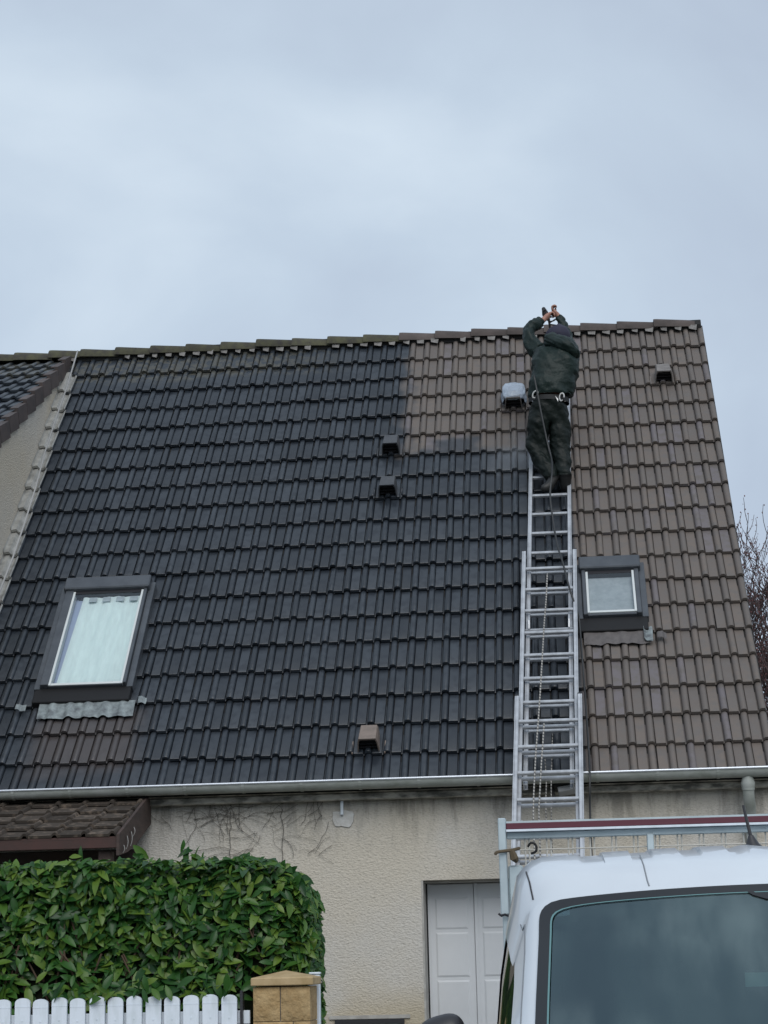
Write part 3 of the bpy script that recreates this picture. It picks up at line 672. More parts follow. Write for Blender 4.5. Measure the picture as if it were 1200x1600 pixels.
def leaf_at(p, nrm, score):
    nrm = (Vector(nrm) + Vector((rng.uniform(-.75, .75), rng.uniform(-.55, .55), rng.uniform(-.35, .95)))).normalized()
    t_ = nrm.orthogonal().normalized(); t_.rotate(Matrix.Rotation(rng.uniform(0, 2 * pi), 3, nrm))
    t_ = (t_ + Vector((0, -.25, rng.uniform(-.6, .45)))); t_ = (t_ - nrm * t_.dot(nrm)).normalized()
    x_ = t_.cross(nrm); m = Matrix((x_, t_, nrm)).transposed().to_4x4()
    s_ = rng.choice((rng.uniform(.5, .8), rng.uniform(.8, 1.18))); m = m @ Matrix.Scale(s_, 4); m.translation = Vector(p) - t_ * .05
    leaves.append((score, m, rng.choice(lms)))
def bulge(x_, z_): return .07 * noise.noise((x_ * 2.1, z_ * 2.1, .3)) + .035 * noise.noise((x_ * 6, z_ * 6, 7))
def top_z(x_): return HZ + .022 * noise.noise((x_ * 3, 0, 2))
rr_ = .27
for i in range(9500):
    x_ = rng.uniform(HX0, HX1); z_ = rng.uniform(.98, HZ); d = abs(rng.gauss(0, .075))
    cx_ = HX1 - rr_
    if x_ > cx_ and z_ > HZ - rr_:
        if (x_ - cx_) ** 2 + (z_ - HZ + rr_) ** 2 > rr_ * rr_: continue
    yf = HY0 + bulge(x_, z_) + (max(0, x_ - cx_) / rr_) ** 2 * .16 + max(0, z_ - HZ + .12) * .5
    if (x_ + 3.05) ** 2 / .03 + (z_ - 1.52) ** 2 / .018 < 1 and rng.random() < .7: continue
    if noise.noise((x_ * 3.5, 4, z_ * 3.5)) < -.50 and rng.random() < .5: continue
    if z_ < 1.42 and noise.noise((x_ * 4, 0, 9)) < -.05: continue
    leaf_at((x_, yf + d, z_), (0, -1, .35), -d + rng.uniform(0, .01))
for i in range(2600):
    x_ = rng.uniform(HX0, HX1 - .1); leaf_at((x_, rng.uniform(HY0 + .02, HY1), top_z(x_) - rng.uniform(-.02, .06) - max(0, x_ - HX1 + rr_) * .5), (0, -.35, 1), -1)
for i in range(2600):
    z_ = rng.uniform(.9, HZ - .03); leaf_at((HX1 - abs(rng.gauss(0, .03)) - max(0, z_ - HZ + rr_) ** 2 / rr_ * .9 - .02 + bulge(3, z_) * .4, rng.uniform(HY0 + .1, HY1), z_), (1, -.25, .3), -1)
for i in range(40):                                   # shoots hanging out over the pickets
    x_ = rng.choice((-2.62, -2.55, -2.72, -2.38, -2.12, -1.93, -2.98)) + rng.gauss(0, .06)
    leaf_at((x_, 11.17 + rng.uniform(-.03, .12), rng.uniform(1.37, 1.48)), (0, -1, .2), .05)
for (x_, z_) in ((-2.28, HZ + .07), (-2.62, HZ + .06), (-2.30, HZ + .05), (-1.95, HZ + .05), (-3.0, HZ + .05)):
    for q in range(4): leaf_at((x_ + rng.gauss(0, .025), 11.75, z_ + rng.uniform(-.03, .04)), (rng.uniform(-1, 1), -1, .2), -1)
leaves.sort(key=lambda q: -q[0])
mb = MB()
for i, (s_, m, me) in enumerate(leaves):
    if i < 299: link('leaf', me, None, hg, m)
    else: mb.add([m @ v.co for v in me.vertices], [tuple(p.vertices) for p in me.polygons])
o = link('leaf', mb.mesh('leaf', 80, []), m_leaf, hg); o['kind'] = 'stuff'
br = MB()
for i in range(60):
    x_ = rng.uniform(HX0, HX1 - .2); z_ = rng.uniform(1.0, 1.6)
    br.tube([(x_, 11.75, z_ - .35), (x_ + rng.uniform(-.08, .08), 11.52, z_), (x_ + rng.uniform(-.12, .12), 11.45, z_ + .25)], .006, 5)
br.build('stem', mat('hedge_stem', (.085, .055, .035), .9), hg)

# ================================================================== PICKET FENCE, PILLAR, GATE POST
fn_ = thing('picket_fence', 'white plastic picket fence with round topped boards below the laurel hedge', 'fence', (-3.2, 11.2, 0))
MB().box(-6, -1.88, 11.08, 11.30, 0, .62).build('low_wall', m_wall2, fn_)
pk = MB(); hw, th = .044, .011; zt = 1.375
prof = [(-hw, 0)] + [(-hw, .66)] + [(-hw * cos(a), .66 + .026 * sin(a)) for a in [pi * q / 8 for q in range(1, 8)]] + [(hw, .66), (hw, 0)]
k = len(prof)
pk.add([(u, -th, z) for u, z in prof] + [(u, th, z) for u, z in prof], [tuple(range(k)), tuple(range(2 * k - 1, k - 1, -1))] + [(i, k + i, k + (i + 1) % k, (i + 1) % k) for i in range(k)])
for z_ in (.13, .56): pk.tube([(0, -th - .003, z_), (0, -th + .001, z_)], .0045, 8)
pk.box(-hw - .001, hw + .001, -th - .0015, th, .636, .640)
pkm = pk.mesh('picket'); bm = bmesh.new(); bm.from_mesh(pkm); bmesh.ops.recalc_face_normals(bm, faces=bm.faces); bm.to_mesh(pkm); bm.free(); pkm.materials.append(m_fence)
for i in range(26):
    x_ = -1.962 - i * .1086
    link('picket', pkm, None, fn_, Matrix.Translation((x_, 11.2 + random.uniform(-.003, .003), .705 + random.uniform(-.004, .004))) @ Matrix.Rotation(random.uniform(-.006, .006), 4, 'Y'))
for z_ in (.80, 1.225): MB().box(-5, -1.85, 11.222, 11.255, z_, z_ + .075).build('rail', m_fence, fn_, bevel=.004)
MB().box(-1.900, -1.885, 11.19, 11.25, .62, 1.41).build('dark_gap_bar', m_plast, fn_)  # dark bar added to draw the dark gap between pickets and pillar

pl = thing('gate_pillar', 'yellow stone gate pillar with sloping cap at end of picket fence', 'pillar', (-1.67, 11.35, 0))
for r in range(8):
    z0 = 1.238 - r * .175; z1 = z0 + .171
    if r == 0: z1 = 1.425
    cut = -1.672 if r % 2 == 0 else -1.60
    for (a, b_) in ((-1.826, cut - .003), (cut + .003, -1.503)):
        q = MB()
        def fr(u, v, a=a, b_=b_, z0=z0, z1=z1, r=r):
            ed = min(u, 1 - u, v, 1 - v)
            return (a + (b_ - a) * u, 11.20 - (.012 if ed > .01 else 0) - .010 * noise.noise((a * 9 + u * 3, r * 3.1, v * 3)) * (1 if ed > .01 else 0), z0 + (z1 - z0) * v)
        q.grid(fr, 6, 6); q.box(a, b_, 11.202, 11.50, z0, z1)
        q.build('stone_block', m_stone, pl, smooth=30, fix=False)
MB().box(-1.818, -1.510, 11.212, 11.49, 0, 1.42).build('mortar_core', m_mort, pl)
cp = MB(); a, b_, c_, d_ = -1.836, -1.482, 11.17, 11.53
cp.add([(a, c_, 1.432), (b_, c_, 1.432), (b_, d_, 1.432), (a, d_, 1.432), (a, c_, 1.476), (b_, c_, 1.476), (b_, d_, 1.476), (a, d_, 1.476), ((a + b_) / 2, (c_ + d_) / 2, 1.515)],
       [(0, 3, 2, 1), (0, 1, 5, 4), (1, 2, 6, 5), (2, 3, 7, 6), (3, 0, 4, 7), (4, 5, 8), (5, 6, 8), (6, 7, 8), (7, 4, 8)])
cp.build('pillar_cap', m_stonec, pl, bevel=.005)

gp_ = thing('gate_post', 'white gate post standing just behind the yellow stone pillar', 'post', (-1.50, 11.6, 0))
MB().box(-1.58, -1.498, 11.58, 11.64, 0, 1.485).build('post_board', m_fence, gp_, bevel=.004)
MB().box(-1.584, -1.494, 11.576, 11.644, 1.487, 1.50).build('post_top', m_fence, gp_, bevel=.004)

# ================================================================== LADDER
ld = thing('extension_ladder', 'three section aluminium ladder lying up the roof slope with pull ropes', 'ladder', (-.25, 12.6, 0))
LT = -.0247
def lad(s_, du, h):                                   # s_: metres down the slope from course 17
    b = Vector((X0, Y0, Z0)) + UPV * (-s_) + NV * h
    return b + Vector((.15 * 2.62 + LT * (s_ - 0) + du, 0, 0))
def section(s0, s1, wd, h, rungs, foot=False):
    def bar(mb, sa, sb, u0, u1, h0, h1):
        vs = [lad(sb, u0, h0), lad(sb, u1, h0), lad(sa, u1, h0), lad(sa, u0, h0), lad(sb, u0, h1), lad(sb, u1, h1), lad(sa, u1, h1), lad(sa, u0, h1)]
        return mb.add(vs, [(0, 3, 2, 1), (4, 5, 6, 7), (0, 1, 5, 4), (1, 2, 6, 5), (2, 3, 7, 6), (3, 0, 4, 7)])
    sec = link('ladder_section', None, None, ld, Matrix.Translation(lad(s1, 0, h)))
    hw = wd / 2; fl = .034
    for s_ in (-1, 1):
        mb = MB(); o_, i_ = s_ * hw, s_ * (hw - .010)
        bar(mb, s0, s1, *sorted((o_, i_)), h - .030, h + .030)
        bar(mb, s0, s1, *sorted((i_ - s_ * .0005, s_ * (hw - fl))), h + .022, h + .030); bar(mb, s0, s1, *sorted((i_ - s_ * .0005, s_ * (hw - fl))), h - .030, h - .022)
        mb.build('rail', m_alu, sec, bevel=.0025)
        cp_ = MB(); bar(cp_, s0 - .012, s0 - .001, *sorted((s_ * (hw + .001), s_ * (hw - fl - .001))), h - .032, h + .032); cp_.build('rail_cap', m_plast, sec, bevel=.003)
    s_ = rungs
    while s_ < s1 - .05:
        mb = MB(); bar(mb, s_ - .0145, s_ + .0145, -hw + .0105, hw - .0105, h - .0145, h + .0145)
        mb.build('rung', m_alud, sec, bevel=.005); s_ += .2895
    return sec
def course_s(r): return (r - 17) * G
section(course_s(2.95), course_s(18.6), .392, .080, course_s(7.69) - 4 * .2895)
section(course_s(10.42), course_s(22.8), .478, .148, course_s(11.07))
section(course_s(16.1), course_s(28.6), .535, .216, course_s(16.90), True)
# brackets between sections
for (r, wd, h) in ((13.25, .40, .115), (20.35, .46, .185)):
    mb = MB(); s_ = course_s(r)
    mb.tube([lad(s_ + .03, -wd / 2, h), lad(s_ + .03, wd / 2, h)], .011, 6)
    for u in (-.42, .42): mb.tube([lad(s_ - .10, u * wd, h + .05), lad(s_ - .03, u * wd, h + .055), lad(s_ + .035, u * wd, h + .02)], .008, 5)
    mb.build('guide_bracket', m_alud, ld)
def rope(pts, rad, name, m_, parent):
    return MB().tube([R(*p) for p in pts], rad, 6).build(name, m_, parent, smooth=60)
rope([(2.84, 11.71, .262), (2.73, 12.64, .25), (2.57, 13.61, .25), (2.36, 15.23, .262), (2.25, 16.12, .285), (2.11, 17.09, .29), (1.93, 18.18, .285), (1.79, 19.35, .285), (1.74, 19.95, .28), (1.80, 24, .27)], .0062, 'pull_rope', m_rope, ld)
rope([(2.40, 17.22, .29), (2.30, 17.9, .285), (2.22, 18.39, .29), (2.02, 19.9, .285), (2.05, 24, .27)], .0062, 'pull_rope', m_rope, ld)
rope([(2.37, 17.47, .02), (2.40, 18.33, .02), (2.34, 18.95, .04), (2.34, 19.7, .06), (2.36, 23, .06)], .0050, 'pull_rope', m_rope, ld)
rope([(2.83, 16.51, .03), (2.72, 17.6, .03), (2.66, 18.2, .04), (2.59, 19.7, .06), (2.6, 23, .06)], .0048, 'pull_rope', m_rope, ld)

# spray hose from the worker down over the ladder and eave
hz = [Vector((-.16, 17.52, 6.86)), Vector((-.135, 17.48, 6.66)), Vector((-.09, 17.47, 6.35)), Vector((-.055, 17.47, 6.15)), Vector((-.02, 17.46, 5.98))]
hz += [R(*p) for p in [(3.20, 8.0, .24), (3.17, 8.39, .22), (3.31, 9.29, .16), (3.48, 10.17, .15), (3.73, 11.02, .22), (3.87, 11.59, .24), (4.14, 12.37, .22), (4.52, 12.75, .1), (4.56, 13.21, .05), (4.60, 14.62, .04), (4.64, 15.75, .04), (4.66, 17.05, .04), (4.66, 17.91, .05)]]
hz += [Vector((.162, 15.12, 2.93)), Vector((.152, 15.12, 2.72)), Vector((.146, 15.1, 2.334)), Vector((.15, 15.0, 1.2)), Vector((.16, 14.9, .06)), Vector((.4, 14.2, .05))]
def smooth_pts(p, it=2):
    for _ in range(it):
        q = [p[0]]
        for a, b in zip(p, p[1:]): q += [a * .75 + b * .25, a * .25 + b * .75]
        p = q + [p[-1]]
    return p
tag(MB().tube(smooth_pts(hz), .0085, 6).build('spray_hose', m_hose, smooth=60), 'thin dark hose hanging from the worker past the ladder and over the eave', 'hose')
# cable lying along the flashing at the left edge
ec = [(-30.03, -.98), (-29.95, .97), (-30.0, 2.7), (-30.0, 4.51), (-29.85, 6.23), (-29.81, 7.87), (-29.85, 9.43), (-29.98, 10.91), (-30, 14), (-30, 18.2)]
tag(MB().tube([R(c, r, .075) for c, r in ec], .009, 6).build('edge_cable', m_cable, smooth=60), 'pale grey cable running down the stepped flashing beside the neighbour wall', 'cable')

# ================================================================== PLASTIC BAG over a vent
bgm = bmesh.new(); bmesh.ops.create_icosphere(bgm, subdivisions=4, radius=1)
bmw = RM(1.02, 2.66, .062)
for v in bgm.verts:
    p = v.co.copy(); q = Vector((math.copysign(abs(p.x) ** .55, p.x), math.copysign(abs(p.y) ** .6, p.y), math.copysign(abs(p.z) ** .6, p.z)))
    s_ = 1 + .10 * noise.noise(p * 2.4) + .06 * noise.noise(p * 6)
    if p.z < -.2: s_ *= 1.10
    v.co = bmw @ Vector((q.x * .115 * s_, q.y * .135 * s_ + .02, q.z * .078 * s_))
dl = [f for f in bgm.faces if (bmw.inverted() @ f.calc_center_median()).y < -.075 and (bmw.inverted() @ f.calc_center_median()).z < .018 + .014 * noise.noise(f.calc_center_median() * 30)]
bmesh.ops.delete(bgm, geom=dl, context='FACES')
bme = bpy.data.meshes.new('plastic_bag'); bgm.to_mesh(bme); bgm.free(); bme.polygons.foreach_set('use_smooth', [True] * len(bme.polygons))
tag(link('plastic_bag', bme, m_bag), 'pale blue plastic bag pulled over a roof vent left of the worker', 'bag')

# ================================================================== PERSON
def skin(nodes, edges, root, sub=2, wr=0, wsc=8, seed=0):
    names = list(nodes); idx = {k_: i for i, k_ in enumerate(names)}
    me = bpy.data.meshes.new('tmp'); me.from_pydata([nodes[k_][0] for k_ in names], [(idx[a], idx[b]) for a, b in edges], []); me.update()
    o = bpy.data.objects.new('tmp', me); COL.objects.link(o)
    md = o.modifiers.new('s', 'SKIN'); md.use_smooth_shade = True
    for k_ in names:
        sv = me.skin_vertices[0].data[idx[k_]]; r_ = nodes[k_][1]
        sv.radius = (r_, r_) if not isinstance(r_, tuple) else r_
        sv.use_root = (k_ == root)
    ss = o.modifiers.new('d', 'SUBSURF'); ss.levels = sub; ss.render_levels = sub
    dg = bpy.context.evaluated_depsgraph_get(); dg.update()
    out = bpy.data.meshes.new_from_object(o.evaluated_get(dg)); bpy.data.objects.remove(o)
    if wr:
        nr_ = [v.normal.copy() for v in out.vertices]
        for v, n_ in zip(out.vertices, nr_):
            p = v.co * wsc; q = Vector((p.x * .9 + seed, p.y * .8, p.z * 1.3 + p.x * 1.1))
            d = noise.noise(q) * .7 + abs(noise.noise(q * 2.1)) * .5 - .15
            v.co += n_ * d * wr
    out.polygons.foreach_set('use_smooth', [True] * len(out.polygons)); out.materials.clear()
    return out
V = Vector
B_ = dict(pel=(V((-.040, 17.74, 6.60)), .10), waist=(V((-.045, 17.75, 6.74)), .10), chest=(V((.000, 17.82, 7.00)), .135), uch=(V((.030, 17.90, 7.17)), .115),
          neck=(V((.060, 17.97, 7.29)), .055), head=(V((.078, 18.01, 7.375)), .085), crown=(V((.088, 18.03, 7.44)), .075),
          hipL=(V((-.125, 17.73, 6.53)), .095), kneeL=(V((-.175, 17.78, 6.19)), .06), ankL=(V((-.02, 17.64, 5.865)), .042), toeL=(V((-.11, 17.605, 5.795)), .018),
          hipR=(V((.050, 17.75, 6.53)), .095), kneeR=(V((.06, 17.77, 6.18)), .06), ankR=(V((.088, 17.64, 5.87)), .042), toeR=(V((.083, 17.70, 5.80)), .018),
          shL=(V((-.125, 17.93, 7.23)), .062), elL=(V((-.228, 17.98, 7.43)), .045), wrL=(V((-.055, 18.13, 7.60)), .028),
          shR=(V((.19, 17.93, 7.21)), .062), elR=(V((.155, 18.15, 7.42)), .045), wrR=(V((.098, 18.20, 7.645)), .028))
E_ = [('pel', 'waist'), ('waist', 'chest'), ('chest', 'uch'), ('uch', 'neck'), ('neck', 'head'), ('head', 'crown'), ('pel', 'hipL'), ('hipL', 'kneeL'), ('kneeL', 'ankL'), ('ankL', 'toeL'),
      ('pel', 'hipR'), ('hipR', 'kneeR'), ('kneeR', 'ankR'), ('ankR', 'toeR'), ('uch', 'shL'), ('shL', 'elL'), ('elL', 'wrL'), ('uch', 'shR'), ('shR', 'elR'), ('elR', 'wrR')]
# hands closing on the grip of the spray gun held overhead
def hand(s_, wr, palm, side):
    B_['palm' + s_] = (V(palm), (.036, .022)); E_.append(('wr' + s_, 'palm' + s_))
    ax = (V(palm) - V(wr)).normalized(); sd = V(side).normalized(); nn = ax.cross(sd).normalized()
    for i, (u, L_) in enumerate(((-.028, .034), (-.010, .040), (.009, .037), (.026, .029))):
        p0 = V(palm) + ax * .030 + sd * u; p1 = p0 + ax * L_ * .7 + nn * .014; p2 = p1 + nn * L_ * .75 - ax * .004; p3 = p2 - ax * L_ * .5 + nn * .006
        ks = [f'f{s_}{i}{j}' for j in range(4)]
        for k_, p, r_ in zip(ks, (p0, p1, p2, p3), (.0105, .0100, .0092, .0082)): B_[k_] = (p, r_)
        E_.append(('palm' + s_, ks[0])); E_.extend([(ks[0], ks[1]), (ks[1], ks[2]), (ks[2], ks[3])])
    p0 = V(palm) - sd * .032 - ax * .004; p1 = p0 - sd * .012 + ax * .026 + nn * .016; p2 = p1 + ax * .020 + nn * .018 + sd * .010
    for k_, p, r_ in zip(('t%s0' % s_, 't%s1' % s_, 't%s2' % s_), (p0, p1, p2), (.012, .0105, .009)): B_[k_] = (p, r_)
    E_.extend([('palm' + s_, 't%s0' % s_), ('t%s0' % s_, 't%s1' % s_), ('t%s1' % s_, 't%s2' % s_)])
hand('L', (-.055, 18.13, 7.60), (-.005, 18.16, 7.655), (.3, -.9, .1))
hand('R', (.098, 18.20, 7.645), (.060, 18.19, 7.695), (-.2, -.9, 0))
body = skin(B_, E_, 'pel', 2)
person = link('person', body, m_skin)
tag(person, 'person in dark green rainwear standing on the ladder with both arms raised overhead', 'person')
def wrinkle(me, wr, wsc, seed):
    ns_ = [v.normal.copy() for v in me.vertices]
    for v, n_ in zip(me.vertices, ns_):
        p = v.co * wsc; q = V((p.x * .9 + seed, p.y * .8, p.z * 1.3 + p.x * 1.1))
        v.co += n_ * (noise.noise(q) * .7 + abs(noise.noise(q * 2.1)) * .6 - .15) * wr
def trunk_loft(levels, n_=56, sub=7):
    def at_(k_):
        i = min(int(k_), len(levels) - 2); f = k_ - i; f = f * f * (3 - 2 * f) * .5 + f * .5
        return [a * (1 - f) + b * f for a, b in zip(levels[i], levels[i + 1])]
    mb = MB(); K = (len(levels) - 1) * sub; vs_ = []
    for q in range(K + 1):
        z, cx, cy, rx, ry = at_(q / sub)
        for j in range(n_):
            a = 2 * pi * j / n_; c_, s_ = cos(a), sin(a)
            vs_.append((cx + rx * math.copysign(abs(c_) ** .86, c_), cy + ry * math.copysign(abs(s_) ** .86, s_), z))
    fs_ = [(q * n_ + j, q * n_ + (j + 1) % n_, (q + 1) * n_ + (j + 1) % n_, (q + 1) * n_ + j) for q in range(K) for j in range(n_)]
    return mb.add(vs_, fs_ + [tuple(range(K * n_, K * n_ + n_))])
JL = [(6.715, -.018, 17.735, .150, .125), (6.700, -.018, 17.735, .203, .172), (6.715, -.016, 17.735, .210, .178), (6.80, .002, 17.735, .215, .185), (6.91, .028, 17.75, .226, .192), (7.03, .045, 17.78, .230, .195), (7.12, .050, 17.815, .226, .186), (7.20, .050, 17.86, .203, .160), (7.26, .055, 17.915, .150, .120), (7.315, .060, 17.96, .085, .075)]
jm = trunk_loft(JL)
for nd, eg, rt_ in ((dict(a=(V((-.075, 17.89, 7.20)), .105), sh=(V((-.125, 17.925, 7.25)), .092), uaL=(V((-.185, 17.955, 7.335)), .080), elL=(V((-.225, 17.985, 7.435)), .072), faL=(V((-.135, 18.055, 7.53)), .060), wrL=(V((-.055, 18.125, 7.597)), .044)), ('a', 'sh', 'uaL', 'elL', 'faL', 'wrL'), 'elL'),
                    (dict(a=(V((.165, 17.90, 7.18)), .10), sh=(V((.190, 17.955, 7.24)), .084), elR=(V((.150, 18.15, 7.42)), .066), faR=(V((.128, 18.18, 7.54)), .054), wrR=(V((.102, 18.20, 7.665)), .044)), ('a', 'sh', 'elR', 'faR', 'wrR'), 'elR')):
    sm = skin(nd, list(zip(eg, eg[1:])), rt_, 3); jm.add([v.co.copy() for v in sm.vertices], [tuple(p.vertices) for p in sm.polygons])
jme = jm.mesh('jacket', 75, []); wrinkle(jme, .040, 6.5, 1); link('jacket', jme, m_jack, person)
T = dict(top=(V((-.035, 17.74, 6.735)), (.185, .16)), pel=(V((-.040, 17.74, 6.58)), (.20, .175)), hipL=(V((-.118, 17.73, 6.49)), .125), thL=(V((-.145, 17.755, 6.34)), .128), kneeL=(V((-.172, 17.77, 6.19)), .104), shL=(V((-.088, 17.705, 6.03)), .086), ankL=(V((-.022, 17.645, 5.855)), .068),
         hipR=(V((.042, 17.75, 6.49)), .125), thR=(V((.045, 17.76, 6.34)), .124), kneeR=(V((.058, 17.765, 6.18)), .098), shR=(V((.078, 17.70, 6.03)), .084), ankR=(V((.090, 17.645, 5.855)), .068))
TE = [('top', 'pel'), ('pel', 'hipL'), ('hipL', 'thL'), ('thL', 'kneeL'), ('kneeL', 'shL'), ('shL', 'ankL'), ('pel', 'hipR'), ('hipR', 'thR'), ('thR', 'kneeR'), ('kneeR', 'shR'), ('shR', 'ankR')]
link('trousers', skin(T, TE, 'pel', 4, .032, 7, 4), m_trou, person)
for a, b in ((V((-.01, 17.63, 5.84)), V((-.145, 17.60, 5.785))), (V((.09, 17.60, 5.84)), V((.082, 17.74, 5.80)))):
    bt = dict(an=(a + V((0, 0, .05)), .056), he=(a, .058), mid=(a.lerp(b, .55) - V((0, 0, .012)), .050), toe=(b - V((0, 0, .006)), (.046, .036)))
    link('boot', skin(bt, [('an', 'he'), ('he', 'mid'), ('mid', 'toe')], 'he', 2), m_boot, person)
# cap under the hood, and the empty hood hanging off the shoulders to the right
hat = bmesh.new(); bmesh.ops.create_icosphere(hat, subdivisions=4, radius=1)
for v in hat.verts:
    p = v.co; v.co = V((.075, 17.985, 7.385)) + V((p.x * .122 + p.z * .03, p.y * .13, p.z * .112 - .035 * max(0, p.x) - .012 * noise.noise(p * 3)))
hm = bpy.data.meshes.new('hat'); hat.to_mesh(hm); hat.free(); hm.polygons.foreach_set('use_smooth', [True] * len(hm.polygons)); link('hat', hm, m_navy, person)
hd = skin(dict(a=(V((-.03, 17.80, 7.30)), (.06, .05)), b=(V((.065, 17.71, 7.245)), (.105, .085)), c=(V((.155, 17.67, 7.185)), (.115, .095)), d=(V((.225, 17.70, 7.125)), (.085, .075)), e=(V((.275, 17.75, 7.095)), .03)),
          [('a', 'b'), ('b', 'c'), ('c', 'd'), ('d', 'e')], 'b', 4, .030, 9, 8)
link('hood', hd, m_jack, person)
# harness: belt, leg loop, two steel clips
def ring_pts(cx, cy, cz, rx, ry, n=28, tilt=0): return [V((cx + rx * cos(2 * pi * i / n), cy + ry * sin(2 * pi * i / n), cz + tilt * cos(2 * pi * i / n))) for i in range(n)]
bl = MB(); q = ring_pts(-.034, 17.74, 6.640, .192, .170, 28, -.010); k = len(q)
bl.add(q + [p + V((0, 0, .045)) for p in q] + [V((-.04 + (p.x + .04) * .93, 17.74 + (p.y - 17.74) * .93, p.z + .045)) for p in q], [(i, (i + 1) % k, k + (i + 1) % k, k + i) for i in range(k)] + [(k + i, k + (i + 1) % k, 2 * k + (i + 1) % k, 2 * k + i) for i in range(k)])
bl.build('harness_belt', m_strap, person, smooth=40)
def clip(c, r_, rot):
    mb = MB(); pts = [c + Matrix.Rotation(rot, 3, 'Y') @ V((r_ * .62 * cos(a), -.01 * sin(a), r_ * sin(a))) for a in [2 * pi * i / 14 * .86 for i in range(15)]]
    mb.tube(pts, .0075, 6); mb.build('carabiner', m_clip, person, smooth=60)
clip(V((-.158, 17.575, 6.69)), .034, .5); clip(V((.088, 17.585, 6.655)), .034, .2)
MB().add([V((.028, 17.565, 6.665)), V((.055, 17.565, 6.63)), V((.052, 17.565, 6.605))], [(0, 1, 2)]).add([V((.028, 17.568, 6.665)), V((.055, 17.568, 6.63)), V((.052, 17.568, 6.605))], [(2, 1, 0)]).build('harness_tag', m_clip, person, fix=False)

# spray gun in the raised hands
sg = thing('spray_gun', 'black spray gun gripped in the raised hands of the worker', 'spray gun', (.02, 18.2, 7.68))
MB().tube([(-.045, 18.19, 7.735), (-.04, 18.20, 7.68), (-.03, 18.22, 7.645)], [.020, .024, .020], 8).build('grip', m_plast, sg, smooth=50)
MB().tube([(-.048, 18.16, 7.725), (-.02, 18.25, 7.718), (.0, 18.40, 7.70), (.01, 18.62, 7.62)], [.020, .016, .012, .010], 8).build('barrel', m_plast, sg, smooth=50)
MB().tube(smooth_pts([V((-.03, 18.20, 7.64)), V((.0, 18.16, 7.59)), V((.045, 18.13, 7.585)), V((.075, 18.16, 7.62)), V((.03, 18.18, 7.60)), V((-.01, 18.19, 7.575)), V((.06, 18.14, 7.545))]), .007, 6).build('feed_tube', m_hose, sg, smooth=60)

# ================================================================== FLOODLIGHT under the gutter
fl = thing('floodlight', 'small dark floodlight under the gutter, seen between the ladder rungs', 'lamp', (-.04, 15.45, 2.8))
mw = Matrix.Translation((-.045, 15.36, 2.862)) @ Matrix.Rotation(radians(-8), 4, 'Y') @ Matrix.Rotation(radians(-25), 4, 'X')
MB().box(-.085, .075, -.05, .05, -.02, .045, mat=mw).build('lamp_housing', m_black, fl, bevel=.008)
MB().box(-.05, .085, -.04, .04, -.075, -.024, mat=mw).build('lamp_glass', m_lamp, fl, bevel=.006)
MB().box(-.10, -.075, -.02, .06, -.11, .02, mat=mw).build('mount_arm', m_black, fl, bevel=.004)

# ================================================================== VAN
van = thing('work_van', 'white flatbed work van parked in front of garage, seen from its windscreen', 'van', (.57, 5.6, 0))
CX = .555
# stations: front edge y of centre line, z, half width at roof edge, edge set-back, half width at belt, belt z
ST = [  # y, z, w_top, setback, drop, w_belt, z_belt
    (3.62, 0.42, 0.726, 0.16, 0.02, 0.732, 0.4), (3.6, 0.62, 0.746, 0.17, 0.02, 0.772, 0.55), (3.66, 0.8, 0.746, 0.17, 0.03, 0.792, 0.66), (3.85, 0.92, 0.736, 0.15, 0.03, 0.802, 0.78),
    (4.2, 1, 0.726, 0.12, 0.03, 0.812, 0.88), (4.62, 1.06, 0.716, 0.1, 0.03, 0.822, 0.98), (4.74, 1.09, 0.711, 0.1, 0.03, 0.812, 1.03),
    (4.9, 1.285, 0.702, 0.105, 0.03, 0.807, 1.05), (5.06, 1.475, 0.69, 0.11, 0.03, 0.802, 1.06), (5.2, 1.64, 0.678, 0.115, 0.03, 0.797, 1.07), (5.262, 1.722, 0.676, 0.12, 0.03, 0.797, 1.07),
    (5.3, 1.754, 0.69, 0.12, 0.03, 0.797, 1.07), (5.36, 1.792, 0.7, 0.11, 0.017, 0.797, 1.07), (5.46, 1.824, 0.71, 0.09, 0.019, 0.797, 1.07), (5.62, 1.848, 0.716, 0.05, 0.021, 0.797, 1.07), (5.86, 1.858, 0.72, 0, 0.023, 0.797, 1.07), (6.2, 1.858, 0.72, 0, 0.024, 0.797, 1.07), (6.52, 1.852, 0.716, 0, 0.025, 0.797, 1.07)]
AS = [0, .14, .28, .42, .55, .66, .76, .84, .90, .945, .975, 1.0]
def st_at(t):
    i = min(int(t), len(ST) - 2); f = t - i; return [a * (1 - f) + b * f for a, b in zip(ST[i], ST[i + 1])]
def top_pt(t, a, off=0):
    y, z, wt, sb, dr, wb, zb = st_at(t); s_ = abs(a); sg_ = 1 if a >= 0 else -1
    e = max(0, (s_ - .89) / .11)
    return V((CX + sg_ * wt * s_ , y + sb * s_ ** 2.4 - off * .75, z - dr * s_ ** 2 - .048 * e ** 2.2 * (1 if t > 10.4 else .35) + off * .6))
def ribz(t, a):                                       # pressed ribs across the roof panel
    if t < 12.8 or abs(a) > .80: return 0
    ph = (a * 5.4) % 1.0
    fade = min(1, (t - 12.8) / .3)
    return -.008 * fade * (1 if ph < .42 else 0)
bodyv = MB(); cols_a = []
AF = [-x_ for x_ in AS[::-1]] + AS[1:]
rib_edges = sorted(set([round(k / 5.4 + d, 4) for k in range(-5, 6) for d in (.0, .012, .42 / 5.4, .42 / 5.4 + .012)]))
AF = sorted(set([round(a, 4) for a in AF] + [a for a in rib_edges if abs(a) < .80]))
tt = list(range(len(ST))); TT = []
for i in range(len(ST) - 1): TT += [i, i + .5]
TT.append(len(ST) - 1)
